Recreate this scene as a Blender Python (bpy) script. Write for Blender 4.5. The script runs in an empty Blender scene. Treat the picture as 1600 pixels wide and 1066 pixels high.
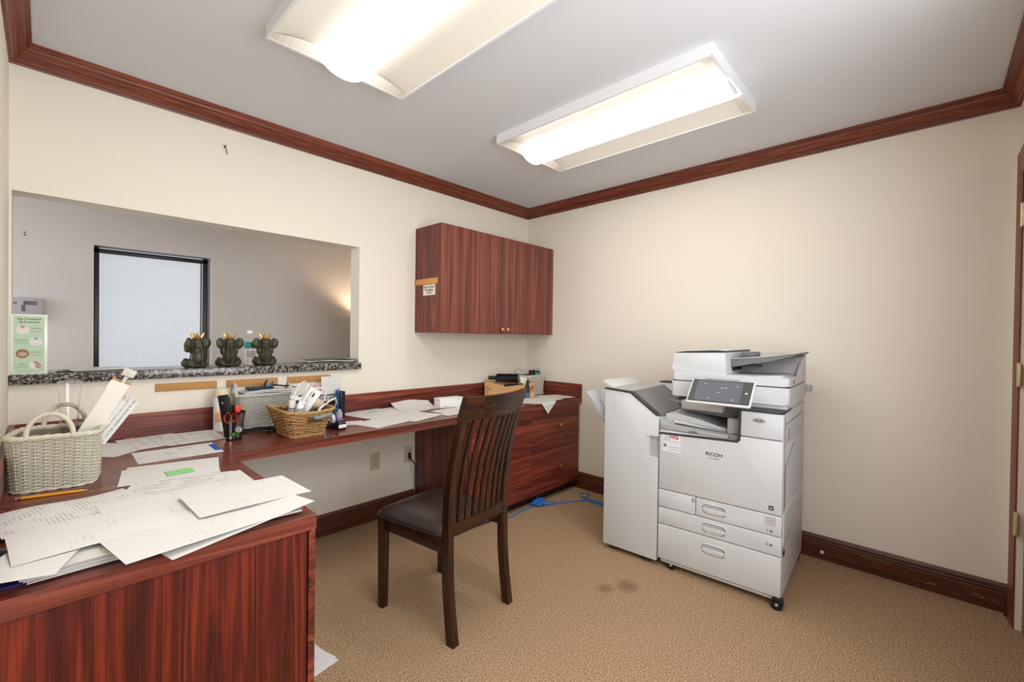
import bpy, bmesh, math, random
from mathutils import Vector, Matrix, Euler
random.seed(7)
C = bpy.context.scene.collection
SC = bpy.context.scene
R = math.radians
PI = math.pi

# ------------------------------------------------------------------ camera, world, exposure
def lin(r, g, b):
    f = lambda c: (c/255/12.92) if c/255 <= .04045 else ((c/255+.055)/1.055)**2.4
    return (f(r), f(g), f(b), 1.0)

FOC, YAW, PITCH, ROLL = 690.6434, .7582, -.0097, .0129
cam = bpy.data.cameras.new('camera'); cam_o = bpy.data.objects.new('camera', cam); C.objects.link(cam_o)
cam.sensor_width = 36.0; cam.lens = FOC*36.0/1600; cam.clip_start = .01
_f = Vector((math.cos(YAW)*math.cos(PITCH), math.sin(YAW)*math.cos(PITCH), math.sin(PITCH)))
_r0 = Vector((math.sin(YAW), -math.cos(YAW), 0)); _u0 = _r0.cross(_f)
_r = _r0*math.cos(ROLL)+_u0*math.sin(ROLL); _u = -_r0*math.sin(ROLL)+_u0*math.cos(ROLL)
_m = Matrix(((_r.x, _u.x, -_f.x, -3.1036), (_r.y, _u.y, -_f.y, -2.7533), (_r.z, _u.z, -_f.z, 1.263), (0, 0, 0, 1)))
cam_o.matrix_world = _m
SC.camera = cam_o

w = bpy.data.worlds.new('world'); SC.world = w; w.use_nodes = True
w.node_tree.nodes['Background'].inputs[0].default_value = (.75, .85, 1, 1)
w.node_tree.nodes['Background'].inputs[1].default_value = .6
SC.view_settings.view_transform = 'Standard'; SC.view_settings.look = 'None'
SC.view_settings.gamma = 1; SC.view_settings.use_curve_mapping = False
SC.view_settings.exposure = .13
LAMP_W = 4.0        # watts of each ceiling fixture, downward
LENS_E = 6.0
FILL_W = 46.0         # fill light at an unseen window added behind the camera
DAY_W = 25.0         # daylight entering the next room
FILM_E = .54

# ------------------------------------------------------------------ materials
MATS = {}
def mat(name, col, rough=.5, metal=0, spec=.5, bump=0, bscale=200, vary=0, vscale=4, emit=None, trans=0, alpha=1, coat=0, ior=1.45):
    if name in MATS: return MATS[name]
    m = bpy.data.materials.new(name); m.use_nodes = True; N = m.node_tree.nodes; L = m.node_tree.links
    p = N['Principled BSDF']; p.inputs['Base Color'].default_value = col
    p.inputs['Roughness'].default_value = rough; p.inputs['Metallic'].default_value = metal
    p.inputs['Specular IOR Level'].default_value = spec; p.inputs['Transmission Weight'].default_value = trans
    p.inputs['IOR'].default_value = ior; p.inputs['Coat Weight'].default_value = coat
    p.inputs['Alpha'].default_value = alpha
    tc = N.new('ShaderNodeTexCoord')
    if vary:
        n = N.new('ShaderNodeTexNoise'); n.inputs['Scale'].default_value = vscale; n.inputs['Detail'].default_value = 4
        L.new(tc.outputs['Object'], n.inputs['Vector'])
        mx = N.new('ShaderNodeMix'); mx.data_type = 'RGBA'
        mx.inputs[6].default_value = tuple(c*(1-vary) for c in col[:3])+(1,)
        mx.inputs[7].default_value = tuple(min(1, c*(1+vary)) for c in col[:3])+(1,)
        L.new(n.outputs['Fac'], mx.inputs[0]); L.new(mx.outputs[2], p.inputs['Base Color'])
    if bump:
        n = N.new('ShaderNodeTexNoise'); n.inputs['Scale'].default_value = bscale; n.inputs['Detail'].default_value = 3
        L.new(tc.outputs['Object'], n.inputs['Vector'])
        b = N.new('ShaderNodeBump'); b.inputs['Strength'].default_value = bump; b.inputs['Distance'].default_value = .002
        L.new(n.outputs['Fac'], b.inputs['Height']); L.new(b.outputs['Normal'], p.inputs['Normal'])
    if emit:
        p.inputs['Emission Color'].default_value = emit[0]; p.inputs['Emission Strength'].default_value = emit[1]
    MATS[name] = m
    return m

def wood(name, axis, dark, mid, light, rough=.36, across=9.0, along=.55, fine=.5, seed=0.0, spec=.5):
    """laminate / timber with grain along the given axis (0 x, 1 y, 2 z) in object space"""
    if name in MATS: return MATS[name]
    m = bpy.data.materials.new(name); m.use_nodes = True; N = m.node_tree.nodes; L = m.node_tree.links
    p = N['Principled BSDF']; p.inputs['Roughness'].default_value = rough; p.inputs['Specular IOR Level'].default_value = spec
    tc = N.new('ShaderNodeTexCoord'); mp = N.new('ShaderNodeMapping')
    s = [across]*3; s[axis] = along
    mp.inputs['Scale'].default_value = s; mp.inputs['Location'].default_value = (seed, seed*.7, seed*1.3)
    L.new(tc.outputs['Object'], mp.inputs['Vector'])
    n1 = N.new('ShaderNodeTexNoise'); n1.inputs['Scale'].default_value = 1.0; n1.inputs['Detail'].default_value = 2.5; n1.inputs['Distortion'].default_value = .5
    L.new(mp.outputs[0], n1.inputs['Vector'])
    # growth rings: contour lines of the slow field
    mu = N.new('ShaderNodeMath'); mu.operation = 'MULTIPLY'; mu.inputs[1].default_value = 46
    L.new(n1.outputs['Fac'], mu.inputs[0])
    si = N.new('ShaderNodeMath'); si.operation = 'SINE'; L.new(mu.outputs[0], si.inputs[0])
    mr = N.new('ShaderNodeMapRange'); mr.inputs[1].default_value = -1; mr.inputs[2].default_value = 1
    L.new(si.outputs[0], mr.inputs[0])
    mp2 = N.new('ShaderNodeMapping'); s2 = [across*22]*3; s2[axis] = along*9; mp2.inputs['Scale'].default_value = s2
    L.new(tc.outputs['Object'], mp2.inputs['Vector'])
    n2 = N.new('ShaderNodeTexNoise'); n2.inputs['Scale'].default_value = 1.0; n2.inputs['Detail'].default_value = 4
    L.new(mp2.outputs[0], n2.inputs['Vector'])
    mp3 = N.new('ShaderNodeMapping'); s3 = [across*1.6]*3; s3[axis] = along*.25; mp3.inputs['Scale'].default_value = s3; mp3.inputs['Location'].default_value = (3.3+seed, 1.7, 9.1)
    L.new(tc.outputs['Object'], mp3.inputs['Vector'])
    n3 = N.new('ShaderNodeTexNoise'); n3.inputs['Scale'].default_value = 1.0; n3.inputs['Detail'].default_value = 3
    L.new(mp3.outputs[0], n3.inputs['Vector'])
    a1 = N.new('ShaderNodeMath'); a1.operation = 'MULTIPLY'; a1.inputs[1].default_value = .22; L.new(mr.outputs[0], a1.inputs[0])
    a2 = N.new('ShaderNodeMath'); a2.operation = 'MULTIPLY'; a2.inputs[1].default_value = fine; L.new(n2.outputs['Fac'], a2.inputs[0])
    a3 = N.new('ShaderNodeMath'); a3.operation = 'MULTIPLY'; a3.inputs[1].default_value = .75; L.new(n3.outputs['Fac'], a3.inputs[0])
    ad = N.new('ShaderNodeMath'); ad.operation = 'ADD'; L.new(a1.outputs[0], ad.inputs[0]); L.new(a2.outputs[0], ad.inputs[1])
    ad2 = N.new('ShaderNodeMath'); ad2.operation = 'ADD'; L.new(ad.outputs[0], ad2.inputs[0]); L.new(a3.outputs[0], ad2.inputs[1])
    cr = N.new('ShaderNodeValToRGB'); e = cr.color_ramp.elements
    e[0].position = .48; e[0].color = dark; e[1].position = 1.02; e[1].color = light
    k = cr.color_ramp.elements.new(.74); k.color = mid
    L.new(ad2.outputs[0], cr.inputs[0]); L.new(cr.outputs[0], p.inputs['Base Color'])
    b = N.new('ShaderNodeBump'); b.inputs['Strength'].default_value = .06; b.inputs['Distance'].default_value = .001
    L.new(n2.outputs['Fac'], b.inputs['Height']); L.new(b.outputs['Normal'], p.inputs['Normal'])
    MATS[name] = m
    return m

LD, LM, LL = lin(64, 25, 19), lin(108, 44, 32), lin(150, 76, 54)
lam_x = wood('cherry laminate x', 0, LD, LM, LL, across=13)
lam_y = wood('cherry laminate y', 1, LD, LM, LL, across=13)
lam_z = wood('cherry laminate z', 2, LD, LM, LL, across=14)
top_x = wood('worktop laminate x', 0, lin(84, 38, 29), lin(116, 56, 43), lin(144, 80, 62), rough=.26, fine=.4, across=12)
trim_x = wood('trim timber x', 0, lin(82, 36, 22), lin(120, 58, 38), lin(152, 86, 60), rough=.4, across=30, along=1.2)
trim_y = wood('trim timber y', 1, lin(82, 36, 22), lin(120, 58, 38), lin(152, 86, 60), rough=.4, across=30, along=1.2)
trim_z = wood('trim timber z', 2, lin(82, 36, 22), lin(120, 58, 38), lin(152, 86, 60), rough=.4, across=30, along=1.2)
base_x = wood('baseboard timber x', 0, lin(54, 25, 15), lin(84, 42, 26), lin(110, 60, 38), rough=.42, across=30, along=1.2)
base_y = wood('baseboard timber y', 1, lin(54, 25, 15), lin(84, 42, 26), lin(110, 60, 38), rough=.42, across=30, along=1.2)
chair_z = wood('walnut z', 2, lin(30, 15, 8), lin(48, 26, 13), lin(74, 42, 21), rough=.32, spec=.4, across=20, along=1.2)
chair_x = wood('walnut x', 0, lin(30, 15, 8), lin(48, 26, 13), lin(74, 42, 21), rough=.32, spec=.4, across=20, along=1.2)
dark_panel = lam_z

wall_m = mat('cream wall paint', lin(238, 230, 215), .75, spec=.2, bump=.05, bscale=90)
ceil_m = mat('ceiling paint', lin(222, 223, 225), .85, spec=.1)
other_m = mat('dimmed wall paint', lin(212, 204, 198), .8, spec=.2)  # same wall paint, the next room's dimness put into the colour
white_m = mat('white enamel', lin(238, 238, 240), .4)
black_m = mat('black plastic', lin(22, 22, 24), .35)
blackmetal_m = mat('black coated wire', lin(20, 20, 22), .4, metal=.2)
brass_m = mat('brass', lin(222, 178, 96), .22, metal=1)
chrome_m = mat('chrome', lin(200, 200, 205), .2, metal=1)
gran_m = None
leather_m = mat('dark brown leatherette', lin(46, 35, 33), .27, spec=.6, bump=.25, bscale=420)
paper_m = mat('white paper', lin(222, 219, 215), .8, spec=.1)
paperedge_m = mat('paper edges', lin(212, 208, 202), .85, spec=.1)
cork_m = mat('cork', lin(190, 140, 84), .85, vary=.22, vscale=420, bump=.3, bscale=500)
kraft_m = mat('kraft cardboard', lin(205, 160, 108), .75, vary=.06, vscale=30)
ph_m = mat('printer pale grey plastic', lin(212, 214, 216), .42, bump=.03, bscale=900)
pm_m = mat('printer mid grey plastic', lin(176, 176, 175), .45)
pg_m = mat('printer grey cover', lin(118, 118, 118), .5)
pd_m = mat('printer dark trim', lin(58, 58, 58), .5)
seam_m = mat('dark grey plastic', lin(60, 60, 62), .7)  # even dark grey of the emblem mark and keypad keys
wick_m = mat('whitewashed wicker', lin(206, 200, 180), .6, vary=.12, vscale=60)
wickg_m = mat('grey white wicker', lin(196, 194, 184), .6, vary=.12, vscale=60)
sea_m = mat('seagrass', lin(182, 142, 92), .65, vary=.35, vscale=90)
plast_m = mat('white plastic', lin(236, 236, 234), .35)
cream_m = mat('cream plastic', lin(224, 206, 170), .4)
glass_m = mat('clear glass', (1, 1, 1, 1), .02, trans=1, ior=1.45)
pet_m = mat('clear bottle plastic', (1, 1, 1, 1), .05, trans=1, ior=1.2)
bluecab_m = mat('blue cable', lin(36, 112, 190), .45)
bronze_m = mat('dark olive bronze', lin(66, 64, 48), .42, metal=.25, vary=.25, vscale=30)
gold_m = mat('gold paint', lin(226, 190, 110), .3, metal=.9)
red_m = mat('red plastic', lin(214, 48, 40), .4)
orange_m = mat('orange plastic', lin(226, 88, 46), .4)
yellow_m = mat('pencil yellow', lin(236, 160, 40), .45)
green_m = mat('green plastic', lin(88, 190, 70), .45)
teal_m = mat('teal label', lin(28, 130, 120), .5)
blue_m = mat('blue print', lin(24, 88, 178), .6)
bluep_m = mat('blue pen plastic', lin(44, 140, 205), .35)
navy_m = mat('navy plastic', lin(30, 40, 110), .4)
purple_m = mat('purple plastic', lin(130, 84, 190), .4)
pink_m = mat('pink rubber', lin(205, 120, 130), .6)
ink_m = mat('black ink', lin(34, 34, 36), .7)
gink_m = mat('grey ink', lin(120, 120, 124), .7)
lgink_m = mat('pale grey ink', lin(168, 168, 168), .7)
rink_m = mat('red ink', lin(170, 30, 40), .6)
mint_m = mat('mint card print', lin(188, 210, 180), .5)
stick_m = mat('green sticky note', lin(150, 214, 140), .7)
lav_m = mat('lavender grey plastic', lin(176, 168, 172), .5)
beige_m = mat('almond outlet plastic', lin(206, 190, 168), .45)
slot_m = mat('outlet slots', lin(60, 46, 40), .7)
ivory_m = mat('pale hinge metal', lin(214, 196, 160), .35, metal=.6)
skin_m = mat('photo print tan', lin(196, 160, 138), .6)
photo_m = mat('photo print pale', lin(226, 220, 214), .6)
dog_m = mat('photo print brown', lin(150, 112, 84), .6)
rose_m = mat('photo print rose', lin(186, 148, 140), .6)
film_m = None

def make_granite():
    m = bpy.data.materials.new('speckled granite'); m.use_nodes = True; N = m.node_tree.nodes; L = m.node_tree.links
    p = N['Principled BSDF']; p.inputs['Roughness'].default_value = .18
    tc = N.new('ShaderNodeTexCoord')
    v = N.new('ShaderNodeTexVoronoi'); v.inputs['Scale'].default_value = 130; L.new(tc.outputs['Object'], v.inputs['Vector'])
    n = N.new('ShaderNodeTexNoise'); n.inputs['Scale'].default_value = 60; n.inputs['Detail'].default_value = 6; L.new(tc.outputs['Object'], n.inputs['Vector'])
    sp = N.new('ShaderNodeSeparateColor'); L.new(v.outputs['Color'], sp.inputs[0])
    ad = N.new('ShaderNodeMath'); ad.operation = 'MULTIPLY'; L.new(sp.outputs[0], ad.inputs[0]); L.new(n.outputs['Fac'], ad.inputs[1])
    cr = N.new('ShaderNodeValToRGB'); e = cr.color_ramp.elements
    e[0].position = .05; e[0].color = lin(26, 26, 28); e[1].position = .52; e[1].color = lin(176, 168, 160)
    k = e.new(.24); k.color = lin(86, 82, 80)
    L.new(ad.outputs[0], cr.inputs[0]); L.new(cr.outputs[0], p.inputs['Base Color'])
    return m
gran_m = make_granite()

def make_carpet():
    m = bpy.data.materials.new('tan loop carpet'); m.use_nodes = True; N = m.node_tree.nodes; L = m.node_tree.links
    p = N['Principled BSDF']; p.inputs['Roughness'].default_value = .95; p.inputs['Specular IOR Level'].default_value = .1
    tc = N.new('ShaderNodeTexCoord')
    n = N.new('ShaderNodeTexNoise'); n.inputs['Scale'].default_value = 175; n.inputs['Detail'].default_value = 4; n.inputs['Roughness'].default_value = .85
    L.new(tc.outputs['Object'], n.inputs['Vector'])
    cr = N.new('ShaderNodeValToRGB'); e = cr.color_ramp.elements
    e[0].position = .38; e[0].color = lin(88, 61, 38); e[1].position = .62; e[1].color = lin(208, 180, 146)
    k = e.new(.5); k.color = lin(164, 134, 102)
    L.new(n.outputs['Fac'], cr.inputs[0])
    # a dark stain with a ragged outline and a few faint spots
    def spot(x, y, r, soft):
        sub = N.new('ShaderNodeVectorMath'); sub.operation = 'SUBTRACT'; sub.inputs[1].default_value = (x, y, 0)
        nn = N.new('ShaderNodeTexNoise'); nn.inputs['Scale'].default_value = 14; nn.inputs['Detail'].default_value = 5
        L.new(tc.outputs['Object'], nn.inputs['Vector']); L.new(tc.outputs['Object'], sub.inputs[0])
        ln = N.new('ShaderNodeVectorMath'); ln.operation = 'LENGTH'; L.new(sub.outputs[0], ln.inputs[0])
        ad = N.new('ShaderNodeMath'); ad.operation = 'MULTIPLY_ADD'; ad.inputs[1].default_value = r*2.2
        L.new(nn.outputs['Fac'], ad.inputs[0]); L.new(ln.outputs['Value'], ad.inputs[2])
        mr = N.new('ShaderNodeMapRange'); mr.inputs[1].default_value = r*1.7; mr.inputs[2].default_value = r*1.7+soft; mr.inputs[3].default_value = .5; mr.inputs[4].default_value = 0
        L.new(ad.outputs[0], mr.inputs[0]); return mr.outputs[0]
    s1, s2 = spot(-1.06, -1.65, .04, .05), spot(-1.16, -1.58, .012, .05)
    mxm = N.new('ShaderNodeMath'); mxm.operation = 'MAXIMUM'; L.new(s1, mxm.inputs[0]); L.new(s2, mxm.inputs[1])
    mx = N.new('ShaderNodeMix'); mx.data_type = 'RGBA'; mx.inputs[7].default_value = lin(92, 64, 40)
    L.new(mxm.outputs[0], mx.inputs[0]); L.new(cr.outputs[0], mx.inputs[6]); L.new(mx.outputs[2], p.inputs['Base Color'])
    b = N.new('ShaderNodeBump'); b.inputs['Strength'].default_value = .2; b.inputs['Distance'].default_value = .002
    L.new(n.outputs['Fac'], b.inputs['Height']); L.new(b.outputs['Normal'], p.inputs['Normal'])
    return m
carpet_m = make_carpet()

def make_print(name, rows=95, dens=.5, sx=.098, sy=.13, strength=.75, cols=False, tint=(70, 70, 76), ground=(222, 219, 215)):
    """paper with rows of print in object space (sheet centred on its origin, long side along local x or y)"""
    m = bpy.data.materials.new(name); m.use_nodes = True; N = m.node_tree.nodes; L = m.node_tree.links
    p = N['Principled BSDF']; p.inputs['Roughness'].default_value = .8; p.inputs['Specular IOR Level'].default_value = .1
    tc = N.new('ShaderNodeTexCoord'); se = N.new('ShaderNodeSeparateXYZ'); L.new(tc.outputs['Object'], se.inputs[0])
    def M(op, a, b=None):
        k = N.new('ShaderNodeMath'); k.operation = op
        for i, v in enumerate((a, b)):
            if v is None: continue
            if isinstance(v, (int, float)): k.inputs[i].default_value = v
            else: L.new(v, k.inputs[i])
        return k.outputs[0]
    yr = M('MULTIPLY', se.outputs[1], rows)
    row = M('FLOOR', yr); fr = M('FRACT', yr)
    inrow = M('LESS_THAN', fr, .42)
    cb = N.new('ShaderNodeCombineXYZ'); L.new(M('MULTIPLY', se.outputs[0], 150), cb.inputs[0]); L.new(M('MULTIPLY', row, 7.31), cb.inputs[1])
    n = N.new('ShaderNodeTexNoise'); n.inputs['Scale'].default_value = 1; n.inputs['Detail'].default_value = 2; L.new(cb.outputs[0], n.inputs['Vector'])
    cb2 = N.new('ShaderNodeCombineXYZ'); L.new(M('MULTIPLY', se.outputs[0], 14), cb2.inputs[0]); L.new(M('MULTIPLY', se.outputs[1], 16), cb2.inputs[1])
    n2 = N.new('ShaderNodeTexNoise'); n2.inputs['Scale'].default_value = 1; n2.inputs['Detail'].default_value = 1; L.new(cb2.outputs[0], n2.inputs['Vector'])
    g = M('MULTIPLY', M('GREATER_THAN', n.outputs['Fac'], .47), M('GREATER_THAN', n2.outputs['Fac'], 1-dens))
    g = M('MULTIPLY', g, inrow)
    if cols:
        xc = M('FRACT', M('MULTIPLY', se.outputs[0], 26))
        g = M('MAXIMUM', g, M('MULTIPLY', M('LESS_THAN', xc, .1), M('GREATER_THAN', n2.outputs['Fac'], .42)))
    ins = M('MULTIPLY', M('LESS_THAN', M('ABSOLUTE', se.outputs[0]), sx), M('LESS_THAN', M('ABSOLUTE', se.outputs[1]), sy))
    g = M('MULTIPLY', M('MULTIPLY', g, ins), strength)
    mx = N.new('ShaderNodeMix'); mx.data_type = 'RGBA'; mx.inputs[6].default_value = lin(*ground); mx.inputs[7].default_value = lin(*tint)
    L.new(g, mx.inputs[0]); L.new(mx.outputs[2], p.inputs['Base Color'])
    return m
print_text = make_print('printed text paper', 110, .5, strength=.4)
print_table = make_print('printed table paper', 130, .52, strength=.36, cols=True)
print_faint = make_print('faintly printed paper', 80, .4, strength=.16)
print_form = make_print('printed form paper', 80, .42, strength=.5)

def make_film():
    m = bpy.data.materials.new('frosted privacy film lit by daylight'); m.use_nodes = True; N = m.node_tree.nodes; L = m.node_tree.links
    p = N['Principled BSDF']; p.inputs['Roughness'].default_value = .5
    tc = N.new('ShaderNodeTexCoord'); mp = N.new('ShaderNodeMapping'); mp.inputs['Rotation'].default_value = (0, R(45), 0)
    L.new(tc.outputs['Object'], mp.inputs['Vector'])
    wv = N.new('ShaderNodeTexChecker'); wv.inputs['Scale'].default_value = 74; L.new(mp.outputs[0], wv.inputs['Vector'])
    n = N.new('ShaderNodeTexNoise'); n.inputs['Scale'].default_value = 40; L.new(tc.outputs['Object'], n.inputs['Vector'])
    cr = N.new('ShaderNodeMix'); cr.data_type = 'RGBA'; cr.inputs[6].default_value = lin(196, 203, 210); cr.inputs[7].default_value = lin(226, 231, 236)
    md = N.new('ShaderNodeMath'); md.operation = 'MULTIPLY_ADD'; md.inputs[1].default_value = .4; L.new(wv.outputs['Fac'], md.inputs[0])
    m3 = N.new('ShaderNodeMath'); m3.operation = 'MULTIPLY'; m3.inputs[1].default_value = .5; L.new(n.outputs['Fac'], m3.inputs[0]); L.new(m3.outputs[0], md.inputs[2])
    L.new(md.outputs[0], cr.inputs[0]); L.new(cr.outputs[2], p.inputs['Emission Color']); p.inputs['Emission Strength'].default_value = FILM_E
    p.inputs['Base Color'].default_value = lin(170, 175, 180)
    return m
film_m = make_film()

# ------------------------------------------------------------------ mesh builder
class B:
    def __init__(s): s.bm = bmesh.new(); s.mi = 0
    def _tagnew(s, n0):
        s.bm.faces.ensure_lookup_table()
        for f in s.bm.faces[n0:]: f.material_index = s.mi
    def box(s, a, b, bev=0, seg=2, M=None):
        n0 = len(s.bm.faces); lo = [min(p, q) for p, q in zip(a, b)]; hi = [max(p, q) for p, q in zip(a, b)]
        t = bmesh.new()
        v = [t.verts.new((x, y, z)) for x in (lo[0], hi[0]) for y in (lo[1], hi[1]) for z in (lo[2], hi[2])]
        for q in ((0, 1, 3, 2), (4, 6, 7, 5), (0, 4, 5, 1), (2, 3, 7, 6), (0, 2, 6, 4), (1, 5, 7, 3)): t.faces.new([v[i] for i in q])
        if bev: bmesh.ops.bevel(t, geom=list(t.edges), offset=bev, segments=seg, affect='EDGES', profile=.5)
        s._merge(t, M, n0); return s
    def _merge(s, t, M=None, n0=None):
        if n0 is None: n0 = len(s.bm.faces)
        bmesh.ops.recalc_face_normals(t, faces=t.faces)
        mp = {}
        for v in t.verts: mp[v] = s.bm.verts.new((M @ v.co) if M is not None else v.co)
        for f in t.faces:
            try: s.bm.faces.new([mp[v] for v in f.verts]).material_index = s.mi
            except ValueError: pass
        t.free()
    def prism(s, pts, ax, lo, hi, bev=0, seg=2, M=None):
        """polygon pts in the two other axes (cyclic order x,y,z without ax), extruded along ax"""
        t = bmesh.new()
        def P(p, h):
            if ax == 0: return (h, p[0], p[1])
            if ax == 1: return (p[0], h, p[1])
            return (p[0], p[1], h)
        a = [t.verts.new(P(p, lo)) for p in pts]; b = [t.verts.new(P(p, hi)) for p in pts]; n = len(pts)
        t.faces.new(a); t.faces.new(b[::-1])
        for i in range(n): t.faces.new((a[i], b[i], b[(i+1) % n], a[(i+1) % n]))
        if bev: bmesh.ops.bevel(t, geom=list(t.edges), offset=bev, segments=seg, affect='EDGES', profile=.5)
        s._merge(t, M); return s
    def tube(s, pts, r, seg=8, closed=False, cap=True, sq=None):
        pts = [Vector(p) for p in pts]; n = len(pts); t = bmesh.new()
        rr = r if isinstance(r, (list, tuple)) else [r]*n
        T = []
        for i in range(n):
            if closed: d = pts[(i+1) % n]-pts[i-1]
            else: d = pts[min(i+1, n-1)]-pts[max(i-1, 0)]
            T.append(d.normalized() if d.length > 1e-9 else Vector((0, 0, 1)))
        up = Vector((0, 0, 1)) if abs(T[0].z) < .9 else Vector((1, 0, 0))
        nrm = (up-T[0]*up.dot(T[0])).normalized(); rings = []
        for i in range(n):
            nrm = nrm-T[i]*nrm.dot(T[i])
            nrm = nrm.normalized() if nrm.length > 1e-6 else T[i].orthogonal().normalized()
            bn = T[i].cross(nrm)
            rings.append([t.verts.new(pts[i]+(nrm*math.cos(2*PI*k/seg)+bn*math.sin(2*PI*k/seg))*rr[i]) for k in range(seg)])
        for i in range(n if closed else n-1):
            A, Bq = rings[i], rings[(i+1) % n]
            for k in range(seg): t.faces.new((A[k], A[(k+1) % seg], Bq[(k+1) % seg], Bq[k]))
        if cap and not closed: t.faces.new(rings[0][::-1]); t.faces.new(rings[-1])
        s._merge(t); return s
    def cyl(s, a, b, r0, r1=None, seg=20): return s.tube([a, b], [r0, r0 if r1 is None else r1], seg)
    def lathe(s, prof, c=(0, 0, 0), seg=24, axis=2, M=None):
        t = bmesh.new(); rings = []
        for r, h in prof:
            ring = []
            for k in range(seg):
                x, y = r*math.cos(2*PI*k/seg), r*math.sin(2*PI*k/seg)
                p = (x, y, h) if axis == 2 else ((h, x, y) if axis == 0 else (y, h, x))
                ring.append(t.verts.new(Vector(p)+Vector(c)))
            rings.append(ring)
        for A, Bq in zip(rings, rings[1:]):
            for k in range(seg): t.faces.new((A[k], A[(k+1) % seg], Bq[(k+1) % seg], Bq[k]))
        if prof[0][0] > 1e-4: t.faces.new(rings[0][::-1])
        if prof[-1][0] > 1e-4: t.faces.new(rings[-1])
        bmesh.ops.remove_doubles(t, verts=t.verts, dist=1e-6)
        s._merge(t, M); return s
    def ball(s, c, r, rot=None, u=18, v=12):
        t = bmesh.new(); bmesh.ops.create_uvsphere(t, u_segments=u, v_segments=v, radius=1)
        rv = Vector(r) if isinstance(r, (tuple, list)) else Vector((r, r, r))
        M = Matrix.Translation(c) @ (Euler(rot).to_matrix().to_4x4() if rot else Matrix()) @ Matrix.Diagonal((*rv, 1))
        s._merge(t, M); return s
    def quad(s, *p):
        s.bm.faces.new([s.bm.verts.new(q) for q in p]).material_index = s.mi; return s
    def sheet(s, w, h, f, nx=12, ny=12, th=.0005):
        """thin sheet of size w x h in the local plane shaped by f(x, y) -> point"""
        t = bmesh.new(); g = [[t.verts.new(f(-w/2+w*i/nx, -h/2+h*j/ny)) for j in range(ny+1)] for i in range(nx+1)]
        for i in range(nx):
            for j in range(ny): t.faces.new((g[i][j], g[i+1][j], g[i+1][j+1], g[i][j+1]))
        bmesh.ops.recalc_face_normals(t, faces=t.faces)
        bmesh.ops.solidify(t, geom=list(t.faces), thickness=th)
        s._merge(t); return s
    def build(s, name, m, parent=None, loc=None, rot=None, smooth=35):
        me = bpy.data.meshes.new(name); s.bm.to_mesh(me); s.bm.free()
        for k in (m if isinstance(m, (list, tuple)) else [m]): me.materials.append(k)
        if smooth:
            for p in me.polygons: p.use_smooth = True
            me.set_sharp_from_angle(angle=R(smooth))
        o = bpy.data.objects.new(name, me); C.objects.link(o)
        if parent: o.parent = parent
        if loc: o.location = loc
        if rot: o.rotation_euler = rot
        return o

def tag(o, label=None, cat=None, group=None, kind=None):
    if label: o['label'] = label
    if cat: o['category'] = cat
    if group: o['group'] = group
    if kind: o['kind'] = kind
    return o
def thing(name, label, cat, loc=(0, 0, 0), rotz=0, group=None, rot=None):
    o = bpy.data.objects.new(name, None); C.objects.link(o); o.empty_display_size = .05
    o.location = loc; o.rotation_euler = rot or (0, 0, rotz)
    return tag(o, label, cat, group)
def copy_tree(o, parent=None):
    c = o.copy(); C.objects.link(c); c.parent = parent
    for ch in list(o.children): copy_tree(ch, c)
    return c
def struct(o): o['kind'] = 'structure'; return o
def text(name, s, size, m, parent, loc, rot, align='CENTER', ext=.0002, sx=1.0, bold=0):
    cu = bpy.data.curves.new(name, 'FONT'); cu.body = s; cu.size = size; cu.extrude = ext; cu.align_x = align; cu.align_y = 'CENTER'; cu.offset = bold
    t = bpy.data.objects.new(name, cu); C.objects.link(t)
    dg = bpy.context.evaluated_depsgraph_get(); me = bpy.data.meshes.new_from_object(t.evaluated_get(dg))
    bpy.data.objects.remove(t); bpy.data.curves.remove(cu)
    me.materials.clear(); me.materials.append(m); me.name = name
    for v in me.vertices: v.co.x *= sx
    o = bpy.data.objects.new(name, me); C.objects.link(o); o.parent = parent; o.location = loc; o.rotation_euler = rot
    return o
def applied(o, mods):
    """bake modifiers into the object's mesh"""
    for typ, kw in mods:
        md = o.modifiers.new(typ, typ)
        for k, v in kw.items(): setattr(md, k, v)
    dg = bpy.context.evaluated_depsgraph_get(); me = bpy.data.meshes.new_from_object(o.evaluated_get(dg))
    o.modifiers.clear(); old = o.data; o.data = me; bpy.data.meshes.remove(old); return o
def cut(o, cutter, smooth=35):
    """subtract a builder's volume (given in the object's own space) from o"""
    c = cutter.build('cutter', seam_m, None, smooth=0)
    par, mb = o.parent, o.matrix_basis.copy(); o.parent = None; o.matrix_basis = Matrix(); c.matrix_basis = Matrix()
    bpy.context.view_layer.update()
    applied(o, [('BOOLEAN', dict(operation='DIFFERENCE', object=c, solver='EXACT'))])
    me = c.data; bpy.data.objects.remove(c); bpy.data.meshes.remove(me)
    o.parent = par; o.matrix_basis = mb
    for p in o.data.polygons: p.use_smooth = True
    o.data.set_sharp_from_angle(angle=R(smooth)); return o

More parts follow.
